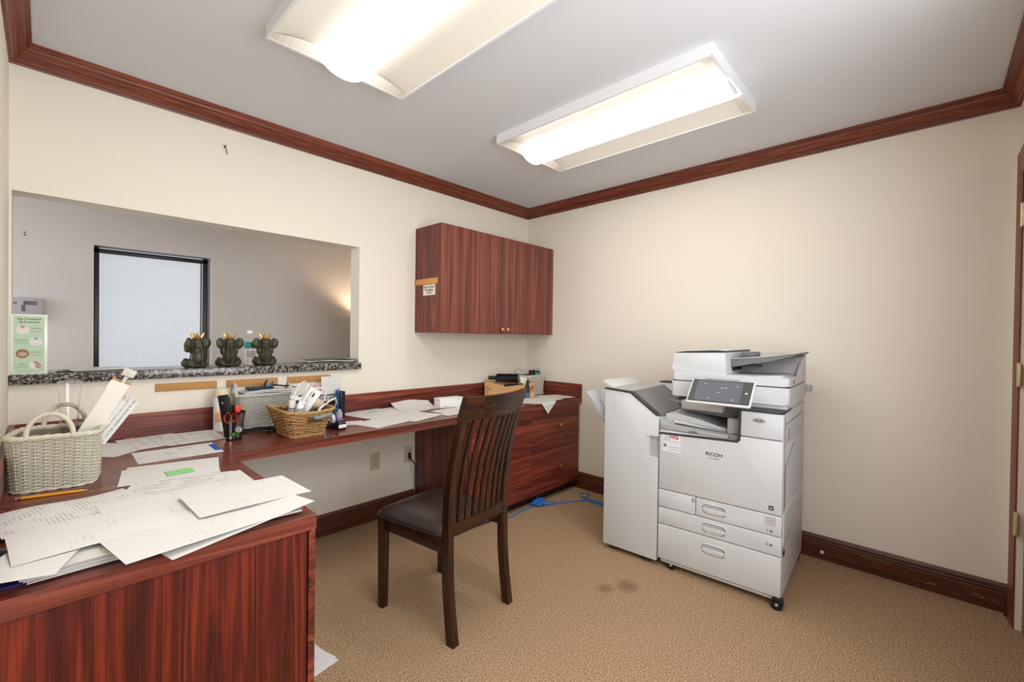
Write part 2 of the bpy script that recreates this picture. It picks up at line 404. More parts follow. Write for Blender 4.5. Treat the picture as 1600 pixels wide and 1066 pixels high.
# ------------------------------------------------------------------ room shell
XL, YR, H = -3.208, -3.04, 2.44
OX0, OX1, OZ0, OZ1, WT = -3.2, -1.674, 1.079, 1.842, .12
FY = 1.2                              # far wall of the next room
struct(B().box((-5.2, YR-.15, -.12), (.9, FY+.2, 0)).build('floor', carpet_m, smooth=0))
struct(B().box((-5.2, YR-.15, H), (.9, FY+.2, H+.1)).build('ceiling', ceil_m, smooth=0))
wb = B()
wb.box((-5.0, 0, 0), (.12, WT, OZ0-.042)).box((-5.0, 0, OZ1), (.12, WT, H)).box((OX1, 0, OZ0-.042), (.12, WT, OZ1)).box((-5.0, 0, OZ0-.042), (OX0, WT, OZ1))
struct(wb.build('wall_back', wall_m, smooth=0))
struct(B().box((0, YR-.12, 0), (.12, 0, H)).build('wall_side', wall_m, smooth=0))
struct(B().box((XL-.12, YR-.12, 0), (XL, 0, H)).build('wall_left', wall_m, smooth=0))
# right-hand wall with a doorway
DX0, DX1, DH = -.16, -1.05, 2.02
VX0, VX1, VZ0, VZ1 = -2.95, -1.35, .75, 2.2  # opening for the added window
wr = B().box((DX0, YR-.12, 0), (0, YR, H)).box((XL, YR-.12, 0), (VX0, YR, H)).box((VX1, YR-.12, 0), (DX1, YR, H)).box((VX0, YR-.12, 0), (VX1, YR, VZ0)).box((VX0, YR-.12, VZ1), (VX1, YR, H)).box((DX1, YR-.12, DH), (DX0, YR, H))
struct(wr.build('wall_right', wall_m, smooth=0))
# next room
WX0, WX1, WZ0, WZ1 = -2.888, -2.238, .62, 1.826
wf = B().box((-5.0, FY, 0), (WX0, FY+.12, H)).box((WX1, FY, 0), (.7, FY+.12, H)).box((WX0, FY, 0), (WX1, FY+.12, WZ0)).box((WX0, FY, WZ1), (WX1, FY+.12, H))
struct(wf.build('wall_far', other_m, smooth=0))
struct(B().box((.6, WT, 0), (.7, FY, H)).build('wall_far_end', other_m, smooth=0))
struct(B().box((-5.1, 0, 0), (-5.0, FY+.12, .8)).box((-5.1, 0, 2.1), (-5.0, FY+.12, H)).box((-5.1, 0, .8), (-5.0, .25, 2.1)).box((-5.1, FY-.1, .8), (-5.0, FY+.12, 2.1)).build('wall_far_left', other_m, smooth=0))
w1 = struct(B().box((WX0, FY+.06, WZ0), (WX0+.03, FY+.1, WZ1), .003).box((WX1-.042, FY+.06, WZ0), (WX1-.012, FY+.1, WZ1), .003)
   .box((WX0, FY+.06, WZ1-.04), (WX1-.012, FY+.1, WZ1-.012), .003).box((WX0, FY+.06, WZ0), (WX1-.012, FY+.1, WZ0+.04), .003)
   .box((WX1-.056, FY+.07, WZ0), (WX1-.05, FY+.1, WZ1-.04)).build('window_1', mat('dark bronze window frame', lin(30, 24, 22), .4)))
B().box((WX0+.02, FY+.085, WZ0+.02), (WX1-.03, FY+.09, WZ1-.03)).build('pane', film_m, w1, smooth=0)
w2 = struct(B().box((-5.09, .25, .8), (-5.03, .3, 2.1)).box((-5.09, FY-.15, .8), (-5.03, FY-.1, 2.1)).box((-5.09, .25, 2.05), (-5.03, FY-.1, 2.1)).box((-5.09, .25, .8), (-5.03, FY-.1, .85)).build('window_2', white_m))
def area(name, loc, rot, sx, sy, watts, col, parent=None):
    l = bpy.data.lights.new(name, 'AREA'); l.shape = 'RECTANGLE'; l.size = sx; l.size_y = sy; l.energy = watts; l.color = col
    o = bpy.data.objects.new(name, l); C.objects.link(o); o.location = loc; o.rotation_euler = rot
    if parent: o.parent = parent
    return o
area('daylight', (-5.02, .7, 1.45), (0, -PI/2, 0), 1.2, .8, DAY_W, (.8, .88, 1))

w3 = B()  # unseen window, added to brighten the office evenly
for xa, xb in ((VX0, VX0+.05), (VX1-.05, VX1), ((VX0+VX1)/2-.025, (VX0+VX1)/2+.025)): w3.box((xa, YR-.11, VZ0), (xb, YR-.05, VZ1), .003)
w3.box((VX0, YR-.11, VZ0), (VX1, YR-.05, VZ0+.05), .003).box((VX0, YR-.11, VZ1-.05), (VX1, YR-.05, VZ1), .003).box((VX0-.03, YR-.05, VZ0-.025), (VX1+.03, YR+.03, VZ0), .004)
struct(w3.build('added_window', white_m))
area('added_fill', ((VX0+VX1)/2, YR-.13, (VZ0+VZ1)/2), (PI/2, 0, 0), VX1-VX0, VZ1-VZ0, FILL_W, (.93, .96, 1))  # added fill lamp, shines in through that window

# crown moulding and baseboards (mitred runs)
CP = [(0, 2.358), (.007, 2.358), (.009, 2.366), (.016, 2.369), (.017, 2.376), (.022, 2.38), (.03, 2.392), (.042, 2.406), (.05, 2.412), (.052, 2.42), (.06, 2.424), (.065, 2.43), (.065, H), (0, H)]
BP = [(0, 0), (.02, 0), (.02, .088), (.017, .091), (.0175, .096), (.0195, .1), (.0175, .107), (.013, .11), (.0135, .114), (.0115, .122), (.006, .129), (.004, .133), (0, .133)]
def run(prof, a, b, nrm, m0=1, m1=1):
    """sweep profile (offset from wall, z) from a to b along a wall; nrm = room-side normal; m = mitre at each end"""
    a, b, n = Vector(a), Vector(b), Vector(nrm); d = (b-a).normalized(); t = bmesh.new()
    A = [t.verts.new((*(a+n*o+d*o*m0), z)) for o, z in prof]; Bq = [t.verts.new((*(b+n*o-d*o*m1), z)) for o, z in prof]; k = len(prof)
    t.faces.new(A); t.faces.new(Bq[::-1])
    for i in range(k): t.faces.new((A[i], Bq[i], Bq[(i+1) % k], A[(i+1) % k]))
    o = B(); o._merge(t); return o
struct(run(CP, (XL, 0), (0, 0), (0, -1)).build('trim_1', trim_x, smooth=25))
struct(run(CP, (0, 0), (0, YR), (-1, 0)).build('trim_2', trim_y, smooth=25))
struct(run(CP, (0, YR), (XL, YR), (0, 1)).build('trim_3', trim_x, smooth=25))
struct(run(CP, (XL, YR), (XL, 0), (1, 0)).build('trim_4', trim_y, smooth=25))
struct(run(BP, (XL, 0), (-1.235, 0), (0, -1), 1, 0).build('baseboard_back', base_x, smooth=25))
sb = run(BP, (0, -.56), (0, YR), (-1, 0), 0, 1); struct(sb.build('baseboard_side', base_y, smooth=25))
struct(run(BP, (XL, YR), (XL, -1.5), (1, 0), 1, 0).build('baseboard_left', base_y, smooth=25))
struct(run(BP, (DX1-.1, YR), (XL, YR), (0, 1), 0, 1).build('baseboard_right', base_x, smooth=25))
struct(run(BP, (0, YR), (DX0+.103, YR), (0, 1), 1, 0).build('baseboard_door', base_x, smooth=25))
tag(B().lathe([(.0, -.009), (.007, -.009), (.009, -.006), (.009, 0)], (0, 0, 0), 16, axis=0).build('bumper', plast_m, loc=(-.0205, -2.318, .044)), 'round white bumper on the dark baseboard right of the photocopier', 'bumper')
sc = B()
for (y, z, l, h) in ((-2.78, .042, .035, .006), (-2.76, .036, .02, .004), (-2.93, .05, .03, .005), (-2.95, .043, .02, .008), (-2.985, .047, .008, .006), (-2.86, .025, .03, .003)):
    sc.prism([(y-l/2, z), (y-l/5, z+h*.7), (y+l/3, z+h/2), (y+l/2, z-h/4), (y, z-h/2)], 0, -.0206, -.0199)
tag(sc.build('paint_scuff', mat('bare scuffed timber', lin(150, 104, 84), .8), bpy.data.objects['baseboard_side'], smooth=0), 'pale chipped scuffs')

# door in the right-hand wall
d1 = struct(B().box((DX0-.002, YR-.06, .005), (DX1+.002, YR-.022, DH-.003), .002).build('door_1', trim_z))
cs = B()
def casing_prof(x0, x1):
    return [(x0, 0), (x0, .01), (x0+(x1-x0)*.12, .0135), (x0+(x1-x0)*.3, .012), (x0+(x1-x0)*.45, .009), (x0+(x1-x0)*.6, .011), (x0+(x1-x0)*.72, .008), (x0+(x1-x0)*.9, .0075), (x1, .005), (x1, 0)]
cs.prism([(x, YR+o) for x, o in casing_prof(DX0+.102, DX0-.002)], 2, 0, DH+.1)
cs.prism([(x, YR+o) for x, o in casing_prof(DX1-.102, DX1+.002)], 2, 0, DH+.1)
cs.prism([(YR+o, z) for z, o in casing_prof(DH+.102, DH-.002)], 0, DX1-.1, DX0+.1)
cs.build('casing', trim_z, d1)
for z in (1.775, 1.075, .42):
    B().box((DX0-.03, YR-.002, z), (DX0+.002, YR+.006, z+.1), .002).cyl((DX0-.01, YR+.006, z-.002), (DX0-.01, YR+.006, z+.102), .005, seg=12).build('hinge', ivory_m, d1)

# ------------------------------------------------------------------ ceiling lights
def ceiling_light(cx, cy, label):
    t = thing('ceiling_light', label, 'ceiling light', (cx, cy, H), 0, 'surface mounted fluorescent fixtures')
    hx, hy, d = .3, .607, .052
    f = B()
    f.box((-hx, -hy, -d), (-hx+.012, hy, 0)).box((hx-.012, -hy, -d), (hx, hy, 0)).box((-hx+.012, -hy, -d), (hx-.012, -hy+.012, 0)).box((-hx+.012, hy-.012, -d), (hx-.012, hy, 0)).box((-hx+.012, -hy+.012, -.004), (hx-.012, hy-.012, 0))
    f.build('housing', white_m, t, smooth=0)
    lensm = mat('glowing lens', lin(150, 148, 140), .5, emit=((1, .98, .94, 1), LENS_E))
    wingm = mat('white reflector enamel', lin(222, 216, 204), .5)
    LW = .1
    rf = B()
    for sg in (-1, 1):
        pr = [(sg*(hx-.012), -d+.002), (sg*.24, -.03), (sg*.18, -.018), (sg*(LW-.005), -.016)]
        pr2 = [(x, z+.004) for x, z in pr][::-1]
        rf.prism(pr+pr2, 1, -hy+.012, hy-.012)
    for sg in (-1, 1):     # sloped scalloped end plates
        y0, y1 = sg*(hy-.012), sg*(hy-.055)
        for sx in (-1, 1):
            k = 8; xs = [sx*(hx-.012+(LW-.01-hx+.012)*i/k) for i in range(k+1)]
            zs = [-d+.002+.030*math.sin(PI/2*min(1, i/k*1.15)) for i in range(k+1)]
            for i in range(k): rf.quad((xs[i], y0, -d+.001), (xs[i+1], y0, -d+.001), (xs[i+1], y1, zs[i+1]), (xs[i], y1, zs[i]))
    rf.build('reflector', wingm, t, smooth=50)
    pr = []
    for i in range(17):
        a = PI*i/16; pr.append((-LW*math.cos(a), -.022-.062*math.sin(a)))
    q = [(x*.96, z+.004) for x, z in pr][::-1]
    ln = B().prism(pr+q, 1, -hy+.014, hy-.014)
    ln.build('lens', lensm, t, smooth=60)
    for sg in (-1, 1): B().prism([(x*.95, z+.005) for x, z in pr]+[(LW*.95, -.02), (-LW*.95, -.02)], 1, sg*(hy-.02), sg*(hy-.016)).build('end_cap', mat('lens end cap', lin(240, 236, 226), .5), t, smooth=0)
    tl = area('tube_light', (0, 0, -.0875), (0, 0, 0), .16, 1.12, LAMP_W, (1, .98, .95), t)
    return t
ceiling_light(-2.23, -1.503, 'white ceiling light with rounded lens, nearer one, cut off by top of picture')
ceiling_light(-.995, -1.503, 'white ceiling light with rounded lens, whole, nearer the photocopier wall')

# lamp in the next room, round the corner of the opening: its glow falls on the far wall
fl = thing('floor_lamp', 'slim floor lamp with drum shade in next room, glowing beside the opening', 'lamp', (-1.0, 1.0, 0))
B().lathe([(.13, 0), (.13, .015), (.02, .03), (.011, .04), (.011, 1.2)], seg=24).build('stand', black_m, fl)
B().lathe([(.1, 1.24), (.085, 1.395), (.083, 1.395), (.098, 1.24)], seg=32).build('shade', mat('lampshade cloth', lin(150, 130, 110), .8), fl)
bl = bpy.data.lights.new('bulb', 'POINT'); bl.energy = 16; bl.color = (1, .8, .55); bl.shadow_soft_size = .02
bo = bpy.data.objects.new('bulb', bl); C.objects.link(bo); bo.parent = fl; bo.location = (0, 0, 1.335)

# ------------------------------------------------------------------ granite ledge in the opening
tag(B().box((XL+.002, -.03, OZ0-.042), (-1.668, WT+.14, OZ0), .004).build('granite_ledge', gran_m), 'speckled black and grey granite ledge across the bottom of the pass-through opening', 'ledge')

# ------------------------------------------------------------------ worktop and cabinets
ZT = .76
B().prism([(XL+.001, -.001), (-.001, -.001), (-.001, -.635), (-2.579, -.635), (-2.579, -1.512), (XL+.001, -1.512)], 2, ZT-.042, ZT, .0015, 1).build('worktop', top_x); tag(bpy.data.objects['worktop'], 'long cherry laminate L-shaped worktop running under the pass-through', 'worktop')
tag(B().box((XL+.021, -.02, ZT+.0003), (-.021, -.001, .872), .0015, 1).build('upstand', lam_x), 'long cherry upstand board along the wall below the ledge', 'upstand', 'upstand boards around the worktop')
tag(B().box((-.02, -.635, ZT+.0003), (-.001, -.001, .872), .0015, 1).build('upstand', lam_y), 'short cherry upstand board on the far side wall in the corner', 'upstand', 'upstand boards around the worktop')
tag(B().box((XL+.001, -1.5, ZT+.0003), (XL+.02, -.001, .872), .0015, 1).build('upstand', lam_y), 'cherry upstand board on the left wall beside the large wicker basket', 'upstand', 'upstand boards around the worktop')

def knob(parent, loc, axis_rot=(0, 0, 0), s=1.0):
    o = B().lathe([(.006, 0), (.006, -.012*s), (.009*s, -.017*s), (.0145*s, -.02*s), (.015*s, -.025*s), (.009*s, -.03*s), (.0, -.031*s)], axis=1, seg=18).build('knob', brass_m, parent, loc, axis_rot)
    return o
def drawer_unit(x0, x1, label):
    t = thing('drawer_cabinet', label, 'cabinet', ((x0+x1)/2, -.3, 0), 0, 'drawer cabinets under the far end of the worktop')
    hw = (x1-x0)/2
    b = B(); b.box((-hw, -.298, .075), (-hw+.018, .28, ZT-.043)).box((hw-.018, -.298, .075), (hw, .28, ZT-.043)).box((-hw+.018, -.298, .075), (hw-.018, .28, .093)).box((-hw+.018, .262, .093), (hw-.018, .28, ZT-.043)).box((-hw+.018, -.298, ZT-.07), (hw-.018, -.2, ZT-.043))
    b.build('carcass', lam_z, t, smooth=0)
    B().box((-hw, -.26, 0), (hw, .28, .074)).build('plinth', mat('dark plinth', lin(40, 18, 14), .5), t, smooth=0)
    for z0, z1 in ((.393, .714), (.073, .388)):
        d = B().box((-hw+.0015, -.32, z0), (hw-.0015, -.299, z1), .0012, 1).build('drawer', lam_x, t)
        knob(d, (.02, -.32, z0+.5*(z1-z0)+.015))
    return t
drawer_unit(-.6195, -.022, 'cherry two-drawer cabinet in corner beside the photocopier, two brass knobs showing')
drawer_unit(-1.232, -.6205, 'cherry two-drawer cabinet partly hidden behind the wooden chair')

ped = thing('pedestal', 'cherry pedestal cabinet with plain end panel in left foreground', 'cabinet', (-2.9, -1.05, 0))
b = B(); b.box((XL+2.9+.003, -.44, .0), (.304, -.42, ZT-.043), .001, 1)
b.build('end_panel', wood('cherry laminate foreground', 2, lin(38, 11, 8), lin(86, 25, 15), lin(132, 46, 25), across=12, along=.5, fine=.62, seed=4.2), ped)
b = B(); b.box((XL+2.9+.003, -.419, .06), (.304, .36, .08)).box((XL+2.9+.003, .34, .08), (.304, .36, ZT-.043)).box((XL+2.9+.003, -.419, .08), (XL+2.92, .34, ZT-.043)); b.build('carcass', lam_z, ped, smooth=0)
for z0, z1 in ((.548, .706), (.386, .543), (.07, .381)):
    d = B().box((.309, -.438, z0), (.328, .36, z1), .0012, 1).build('drawer', lam_y, ped)
    knob(d, (.328, -.04, (z0+z1)/2), (0, 0, R(90)))

wc = thing('wall_cabinet', 'dark cherry two-door wall cabinet hung in the corner', 'cabinet', (-.62, 0, 1.285))
b = B(); b.box((-.618, -.288, 0), (-.6, -.001, .757)).box((.6, -.288, 0), (.618, -.001, .757)).box((-.6, -.288, 0), (.6, -.001, .018)).box((-.6, -.288, .739), (.6, -.001, .757)).box((-.6, -.02, .018), (.6, -.001, .739))
b.build('carcass', lam_z, wc, smooth=0)
for sg in (-1, 1):
    d = B().box((sg*.617, -.31, .001), (sg*.0012, -.289, .756), .0012, 1).build('door', wood('cherry laminate door %d' % sg, 2, lin(78, 38, 30), lin(118, 60, 48), lin(154, 88, 68), across=15, along=.3, seed=2+sg), wc)
    knob(d, (sg*.03, -.31, .032))
ck = tag(B().box((-.003, -.276, -.02), (-.0005, -.004, .021), .001).box((-.009, -.276, -.02), (-.003, -.004, .021), .002).build('cork_strip', mat('orange cork', lin(214, 152, 84), .8, vary=.15, vscale=300), loc=(-1.2385, 0, 1.646)), 'orange cork strip fixed to the side of the wall cabinet', 'cork strip')
cd = thing('card', 'small white card with printed saying pinned below cork strip on wall cabinet', 'card', (-1.239, -.176, 1.585))
B().box((-.0015, -.071, -.036), (0, .071, .039)).build('sheet', mat('cream card', lin(236, 228, 214), .7), cd, smooth=0)
for s_, z, sz in (("DON'T SWEAT", .02, .02), ('THE SMALL', -.001, .021), ('STUFF', -.02, .019)):
    text('lettering', s_, sz, ink_m, cd, (-.0017, 0, z), (R(90), 0, R(-90)), bold=.0004)

for x0, x1, lb in ((-2.733, -2.476, 'tan cork strip under the ledge, leftmost of three in a row'), (-2.432, -2.175, 'tan cork strip under the ledge, middle of three in a row'), (-2.123, -1.865, 'tan cork strip under the ledge, rightmost of three, behind the white card')):
    w_ = (x1-x0)/2
    tag(B().box((-w_, -.009, -.019), (w_, -.0003, .019), .003).build('cork_strip', cork_m, loc=((x0+x1)/2, 0, .99)), lb, 'cork strip', 'cork strips below the granite ledge')
nl = B().cyl((0, 0, 0), (0, -.012, .004), .005, seg=10).tube([(0, -.01, .003), (.003, -.018, -.015), (.007, -.02, -.036), (.011, -.012, -.037)], .0022, 8)
tag(nl.build('wall_hook', mat('tarnished brass', lin(112, 104, 84), .5, metal=.5), loc=(-2.447, 0, 2.256)), 'small bent metal hook on cream wall above the pass-through', 'hook')
sw = B()
for z in (0, .015): sw.lathe([(.004, 0), (.004, -.003), (0, -.004)], (0, 0, z), 10, axis=1)
tag(sw.build('wall_anchor', black_m, loc=(-3.19, FY, 1.836)), 'two small dark screw anchors in far wall left of frosted window', 'screw')

def outlet(x, z, label):
    t = thing('power_outlet', label, 'outlet', (x, 0, z), 0, 'duplex outlets under the worktop')
    B().box((-.035, -.005, -.058), (.035, -.0003, .058), .002).build('plate', beige_m, t)
    for dz in (.02, -.02):
        r = B().ball((0, -.005, dz), (.017, .002, .0145)).build('receptacle', beige_m, t)
        B().box((-.008, -.0078, dz-.003), (-.0055, -.006, dz+.007)).box((.0055, -.0078, dz-.002), (.008, -.006, dz+.006)).cyl((0, -.006, dz-.008), (0, -.0078, dz-.008), .0028, seg=8).build('slots', slot_m, r, smooth=0)
    B().cyl((0, -.005, 0), (0, -.0062, 0), .003, seg=8).build('screw', slot_m, t)
    return t
outlet(-1.548, .397, 'beige duplex outlet, empty, under worktop left of the wired one')
outlet(-1.281, .396, 'beige duplex outlet with dark cord plugged in, beside the drawer cabinet panel')
cdk = thing('power_lead', 'dark blue power lead running down from outlet behind the chair', 'cord', (0, 0, 0))
B().box((-1.29, -.024, .392), (-1.272, -.006, .41), .003).box((-1.2875, -.032, .365), (-1.2745, -.0075, .394), .004).build('plug', black_m, cdk)
B().tube([(-1.281, -.03, .37), (-1.275, -.045, .355), (-1.262, -.075, .32), (-1.254, -.13, .26), (-1.25, -.2, .19), (-1.25, -.27, .12), (-1.252, -.34, .05), (-1.252, -.4, .012), (-1.252, -.5, .006), (-1.25, -.56, .006), (-1.22, -.585, .006), (-1.12, -.59, .006), (-1.0, -.6, .006), (-.94, -.62, .006)], .0045, 8).build('cable', mat('dark blue cable', lin(38, 52, 96), .45), cdk)

# ------------------------------------------------------------------ chair
ch = thing('side_chair', 'dark walnut slat-back side chair with brown leatherette seat, pulled up to worktop', 'chair', (-1.7725, -1.3325, 0), R(7.34))
def post_y(z):
    K = [(0, 0), (.12, .018), (.25, .032), (.45, .036), (.6, .03), (.75, .008), (.9, -.032), (1.03, -.078)]
    for (a, ya), (b_, yb) in zip(K, K[1:]):
        if z <= b_:
            t = (z-a)/(b_-a); return ya+(yb-ya)*t
    return K[-1][1]
def strip(b, f, w, d, z0, z1, n=14):
    """rectangular bar following f(z)->(x,y), width w(z) in x, depth d(z) in y"""
    t = bmesh.new(); rings = []
    for i in range(n+1):
        z = z0+(z1-z0)*i/n; x, y = f(z); ww, dd = w(z)/2, d(z)/2; c = .15*min(ww, dd)
        P = [(-ww+c, -dd), (ww-c, -dd), (ww, -dd+c), (ww, dd-c), (ww-c, dd), (-ww+c, dd), (-ww, dd-c), (-ww, -dd+c)]
        rings.append([t.verts.new((x+px, y+py, z)) for px, py in P])
    for a, q in zip(rings, rings[1:]):
        for k in range(8): t.faces.new((a[k], a[(k+1) % 8], q[(k+1) % 8], q[k]))
    t.faces.new(rings[0][::-1]); t.faces.new(rings[-1]); b._merge(t)
for sg in (-1, 1):
    b = B(); strip(b, lambda z: (sg*.186, post_y(z)), lambda z: .037-.006*z, lambda z: .04 if z < .5 else .04-.022*(z-.5), 0, .925); b.build('leg', chair_z, ch, smooth=40)
    b = B(); strip(b, lambda z: (sg*.191, .442), lambda z: .034+.016*z, lambda z: .034+.016*z, 0, .42, 3); b.build('leg', chair_z, ch, smooth=40)
ap = B()
ap.box((-.17, .447, .362), (.17, .467, .424), .002)
for sg in (-1, 1): ap.box((sg*.198, .05, .362), (sg*.178, .428, .424), .002)
ap.build('apron', chair_x, ch)
def rail_y(x, k): return -k*(1-(x/.2)**2)
def crest(b, z0, z1, thick, k, xe, nz=4, nx=22, arch=0):
    t = bmesh.new(); G = {}
    for s_ in (0, 1):
        for i in range(nx+1):
            for j in range(nz+1):
                x = -xe+2*xe*i/nx; zt = z1+arch*(1-(x/xe)**2); z = z0+(zt-z0)*j/nz
                G[s_, i, j] = t.verts.new((x, post_y(z)+rail_y(x, k)+(thick/2 if s_ else -thick/2), z))
    for i in range(nx):
        for j in range(nz):
            t.faces.new((G[0, i, j], G[0, i+1, j], G[0, i+1, j+1], G[0, i, j+1])); t.faces.new((G[1, i, j], G[1, i, j+1], G[1, i+1, j+1], G[1, i+1, j]))
    for i in range(nx):
        for j in (0, nz): t.faces.new((G[0, i, j], G[0, i+1, j], G[1, i+1, j], G[1, i, j]))
    for j in range(nz):
        for i in (0, nx): t.faces.new((G[0, i, j], G[0, i, j+1], G[1, i, j+1], G[1, i, j]))
    bmesh.ops.recalc_face_normals(t, faces=t.faces); b._merge(t)
b = B(); crest(b, .925, 1.022, .027, .042, .207); b.build('crest_rail', chair_x, ch, smooth=40)
b = B(); crest(b, .43, .482, .022, .012, .17, 2); b.build('lower_rail', chair_x, ch, smooth=40)
for k in range(7):
    xb = -.132+.264*k/6; xt = -.138+.276*k/6
    b = B()
    def fs(z, xb=xb, xt=xt):
        u = (z-.475)/(.93-.475); x = xb+(xt-xb)*u
        return x, post_y(z)+rail_y(x, .012+.03*u)
    strip(b, fs, lambda z: .019, lambda z: .013, .476, .93, 12); b.build('slat', chair_z, ch, smooth=40)
se = B(); t = bmesh.new(); nu, nv = 26, 26; top, bot = {}, {}
def seat_xy(u, v):
    y = .045+.44*(v+1)/2; hw = .197+.028*(v+1)/2
    r = .9; cu, cv = abs(u)**1, abs(v)**1
    k = 1/((cu**8+cv**8)**(1/8)) * max(cu, cv) if max(cu, cv) > 0 else 1
    return u*k*hw, .265+v*k*.22
for i in range(nu+1):
    for j in range(nv+1):
        u, v = -1+2*i/nu, -1+2*j/nv; x, y = seat_xy(u, v); e = max(abs(u), abs(v))
        z = .436+.046*(1-e**3.5)**.75 if e < 1 else .436
        top[i, j] = t.verts.new((x, y, z)); bot[i, j] = t.verts.new((x*(1 if e == 1 else 1), y, .4245))
for i in range(nu):
    for j in range(nv):
        t.faces.new((top[i, j], top[i+1, j], top[i+1, j+1], top[i, j+1])); t.faces.new((bot[i, j], bot[i, j+1], bot[i+1, j+1], bot[i+1, j]))
for i in range(nu):
    for j in (0, nv): t.faces.new((top[i, j], top[i+1, j], bot[i+1, j], bot[i, j]))
for j in range(nv):
    for i in (0, nu): t.faces.new((top[i, j], top[i, j+1], bot[i, j+1], bot[i, j]))
bmesh.ops.recalc_face_normals(t, faces=t.faces); se._merge(t)
se.build('seat', leather_m, ch, smooth=60)
pe = []
for i in range(80):
    a = 2*PI*i/80; u, v = math.cos(a), math.sin(a); m_ = max(abs(u), abs(v)); x, y = seat_xy(u/m_, v/m_); pe.append((x*1.003, .265+(y-.265)*1.003, .4275))
B().tube(pe, .003, 6, closed=True).build('piping', leather_m, ch)

# ------------------------------------------------------------------ multifunction copier
pr = thing('photocopier', 'large pale grey office photocopier with touch screen and side finisher against wall', 'photocopier', (-.768, -1.672, 0), R(-87))
W = .592
b = B(); b.box((0, .022, .045), (W, .655, .765), .006).box((.405, .022, .76), (W, .655, .914), .006).box((0, .4, .76), (.41, .655, .93), .006)
body = b.build('body', ph_m, pr)
B().box((.012, .012, .031), (W-.012, .66, .047), .003).build('base_bar', mat('printer base bar', lin(206, 206, 204), .4), pr)
b = B(); b.prism([(.001, .437), (W-.001, .437), (W-.001, .786), (.404, .786), (.404, .762), (.001, .762)], 1, .0, .0215, .005); door = b.build('front_door', ph_m, pr)
B().prism([(.001, .749), (.39, .765), (.398, .775), (.4, .922), (.412, .922), (.409, .765), (.397, .752), (.001, .737)], 1, -.002, .03, .001, 1).build('edge_trim', pd_m, pr)
B().box((.408, .0, .791), (W, .0215, .914), .006).build('toner_cover', ph_m, pr)
B().prism([(.405, -.004), (W-.012, -.004), (W+.002, .012), (W+.002, .2), (.405, .2)], 2, .914, .926, .002, 1).build('top_cap', pd_m, pr)
lg = B().ball((.49, -.0005, .876), (.03, .0015, .013)).build('emblem', mat('silver emblem', lin(196, 196, 196), .3, metal=.6), pr)
em = B()
for sg in (-1, 1): em.tube([(.49+sg*.002, -.002, .874), (.49+sg*.009, -.0025, .878), (.49+sg*.017, -.002, .873)], [.0015, .003, .001], 6)
em.build('emblem_mark', seam_m, lg)
def stadium(cx, cz, w_, h_, n=8):
    P = []; r = h_/2*.8
    for qx, qz, a0 in ((1, 1, 0), (-1, 1, 90), (-1, -1, 180), (1, -1, 270)):
        for i in range(n+1):
            a = R(a0+90*i/n); P.append((cx+qx*(w_/2-r)+r*math.cos(a), cz+qz*(h_/2-r)+r*math.sin(a)))
    return P
def drawer(z0, z1, hz, x0=0.001, x1=W-.001, handle=True):
    d = B().box((x0, 0, z0), (x1, .0215, z1), .004).build('paper_drawer', ph_m, pr)
    if handle:
        cx, w_, h_ = .292, .124, .058
        cut(d, B().prism(stadium(cx, hz, w_-.008, h_-.008), 1, -.01, .016))
        g = B()
        o, i_ = stadium(cx, hz, w_, h_), stadium(cx, hz, w_-.01, h_-.01); n = len(o)
        for k in range(n):
            k2 = (k+1) % n
            P = [(o[k], 0), (i_[k], -.003), (i_[k2], -.003), (o[k2], 0)]
            g.quad(*[(q[0], v, q[1]) for q, v in P]); g.quad((i_[k][0], -.003, i_[k][1]), (i_[k][0], .014, i_[k][1]), (i_[k2][0], .014, i_[k2][1]), (i_[k2][0], -.003, i_[k2][1]))
        g.prism([(cx-w_/2+.006, hz-.012), (cx-w_/2+.006, hz+.002), (cx+w_/2-.006, hz+.002), (cx+w_/2-.006, hz-.012), (cx+.035, hz-.024), (cx-.035, hz-.024)], 1, -.004, .012, .003)
        g.build('handle', ph_m, d, smooth=40)
    return d
drawer(.339, .433, .389, .2015)
B().box((.001, 0, .339), (.1985, .0215, .433), .004).build('left_cover', ph_m, pr)
B().box((.181, -.0035, .405), (.198, .0, .428), .001).build('cover_latch', pm_m, pr)
drawer(.246, .335, .292); drawer(.052, .242, .181)
text('lettering', 'RICOH', .024, ink_m, pr, (.287, -.0006, .673), (R(90), 0, 0), sx=1.1, bold=.0004)
text('lettering', 'IM C4500', .0125, gink_m, pr, (.287, -.0006, .653), (R(90), 0, 0))
st = B().box((.018, -.0008, .697), (.117, .0, .745)).build('service_label', mat('label white', lin(232, 232, 232), .4), pr, smooth=0)
text('lettering', 'HGi', .027, rink_m, st, (.084, -.001, .729), (R(90), 0, 0), bold=.0009)
q = B()
for (i, j) in ((0, 0), (0, 1), (0, 3), (1, 0), (1, 2), (1, 3), (2, 1), (2, 3), (3, 0), (3, 2), (3, 3), (3, 1)):
    q.box((.033+.007*i, -.0012, .72+.006*j), (.0375+.007*i, -.0008, .724+.006*j))
q.build('logo_dots', gink_m, st, smooth=0)
q = B()
q.box((.024, -.0011, .705), (.112, -.0008, .7075)).box((.024, -.0011, .7075), (.027, -.0008, .712)).box((.024, -.0011, .712), (.062, -.0008, .715))
q.build('fine_print', lgink_m, st, smooth=0)
st2 = B().box((.018, -.0008, .648), (.117, .0, .694)).build('supply_label', mat('label white', lin(232, 232, 232), .4), pr, smooth=0)
text('lettering', 'print depot', .0125, gink_m, st2, (.083, -.001, .677), (R(90), 0, 0))
B().lathe([(.0095, 0), (.0095, -.0004), (.0, -.0005)], (.034, -.0008, .68), 16, axis=1).box((.026, -.0014, .674), (.04, -.0013, .681)).build('round_logo', gink_m, st2, smooth=0)
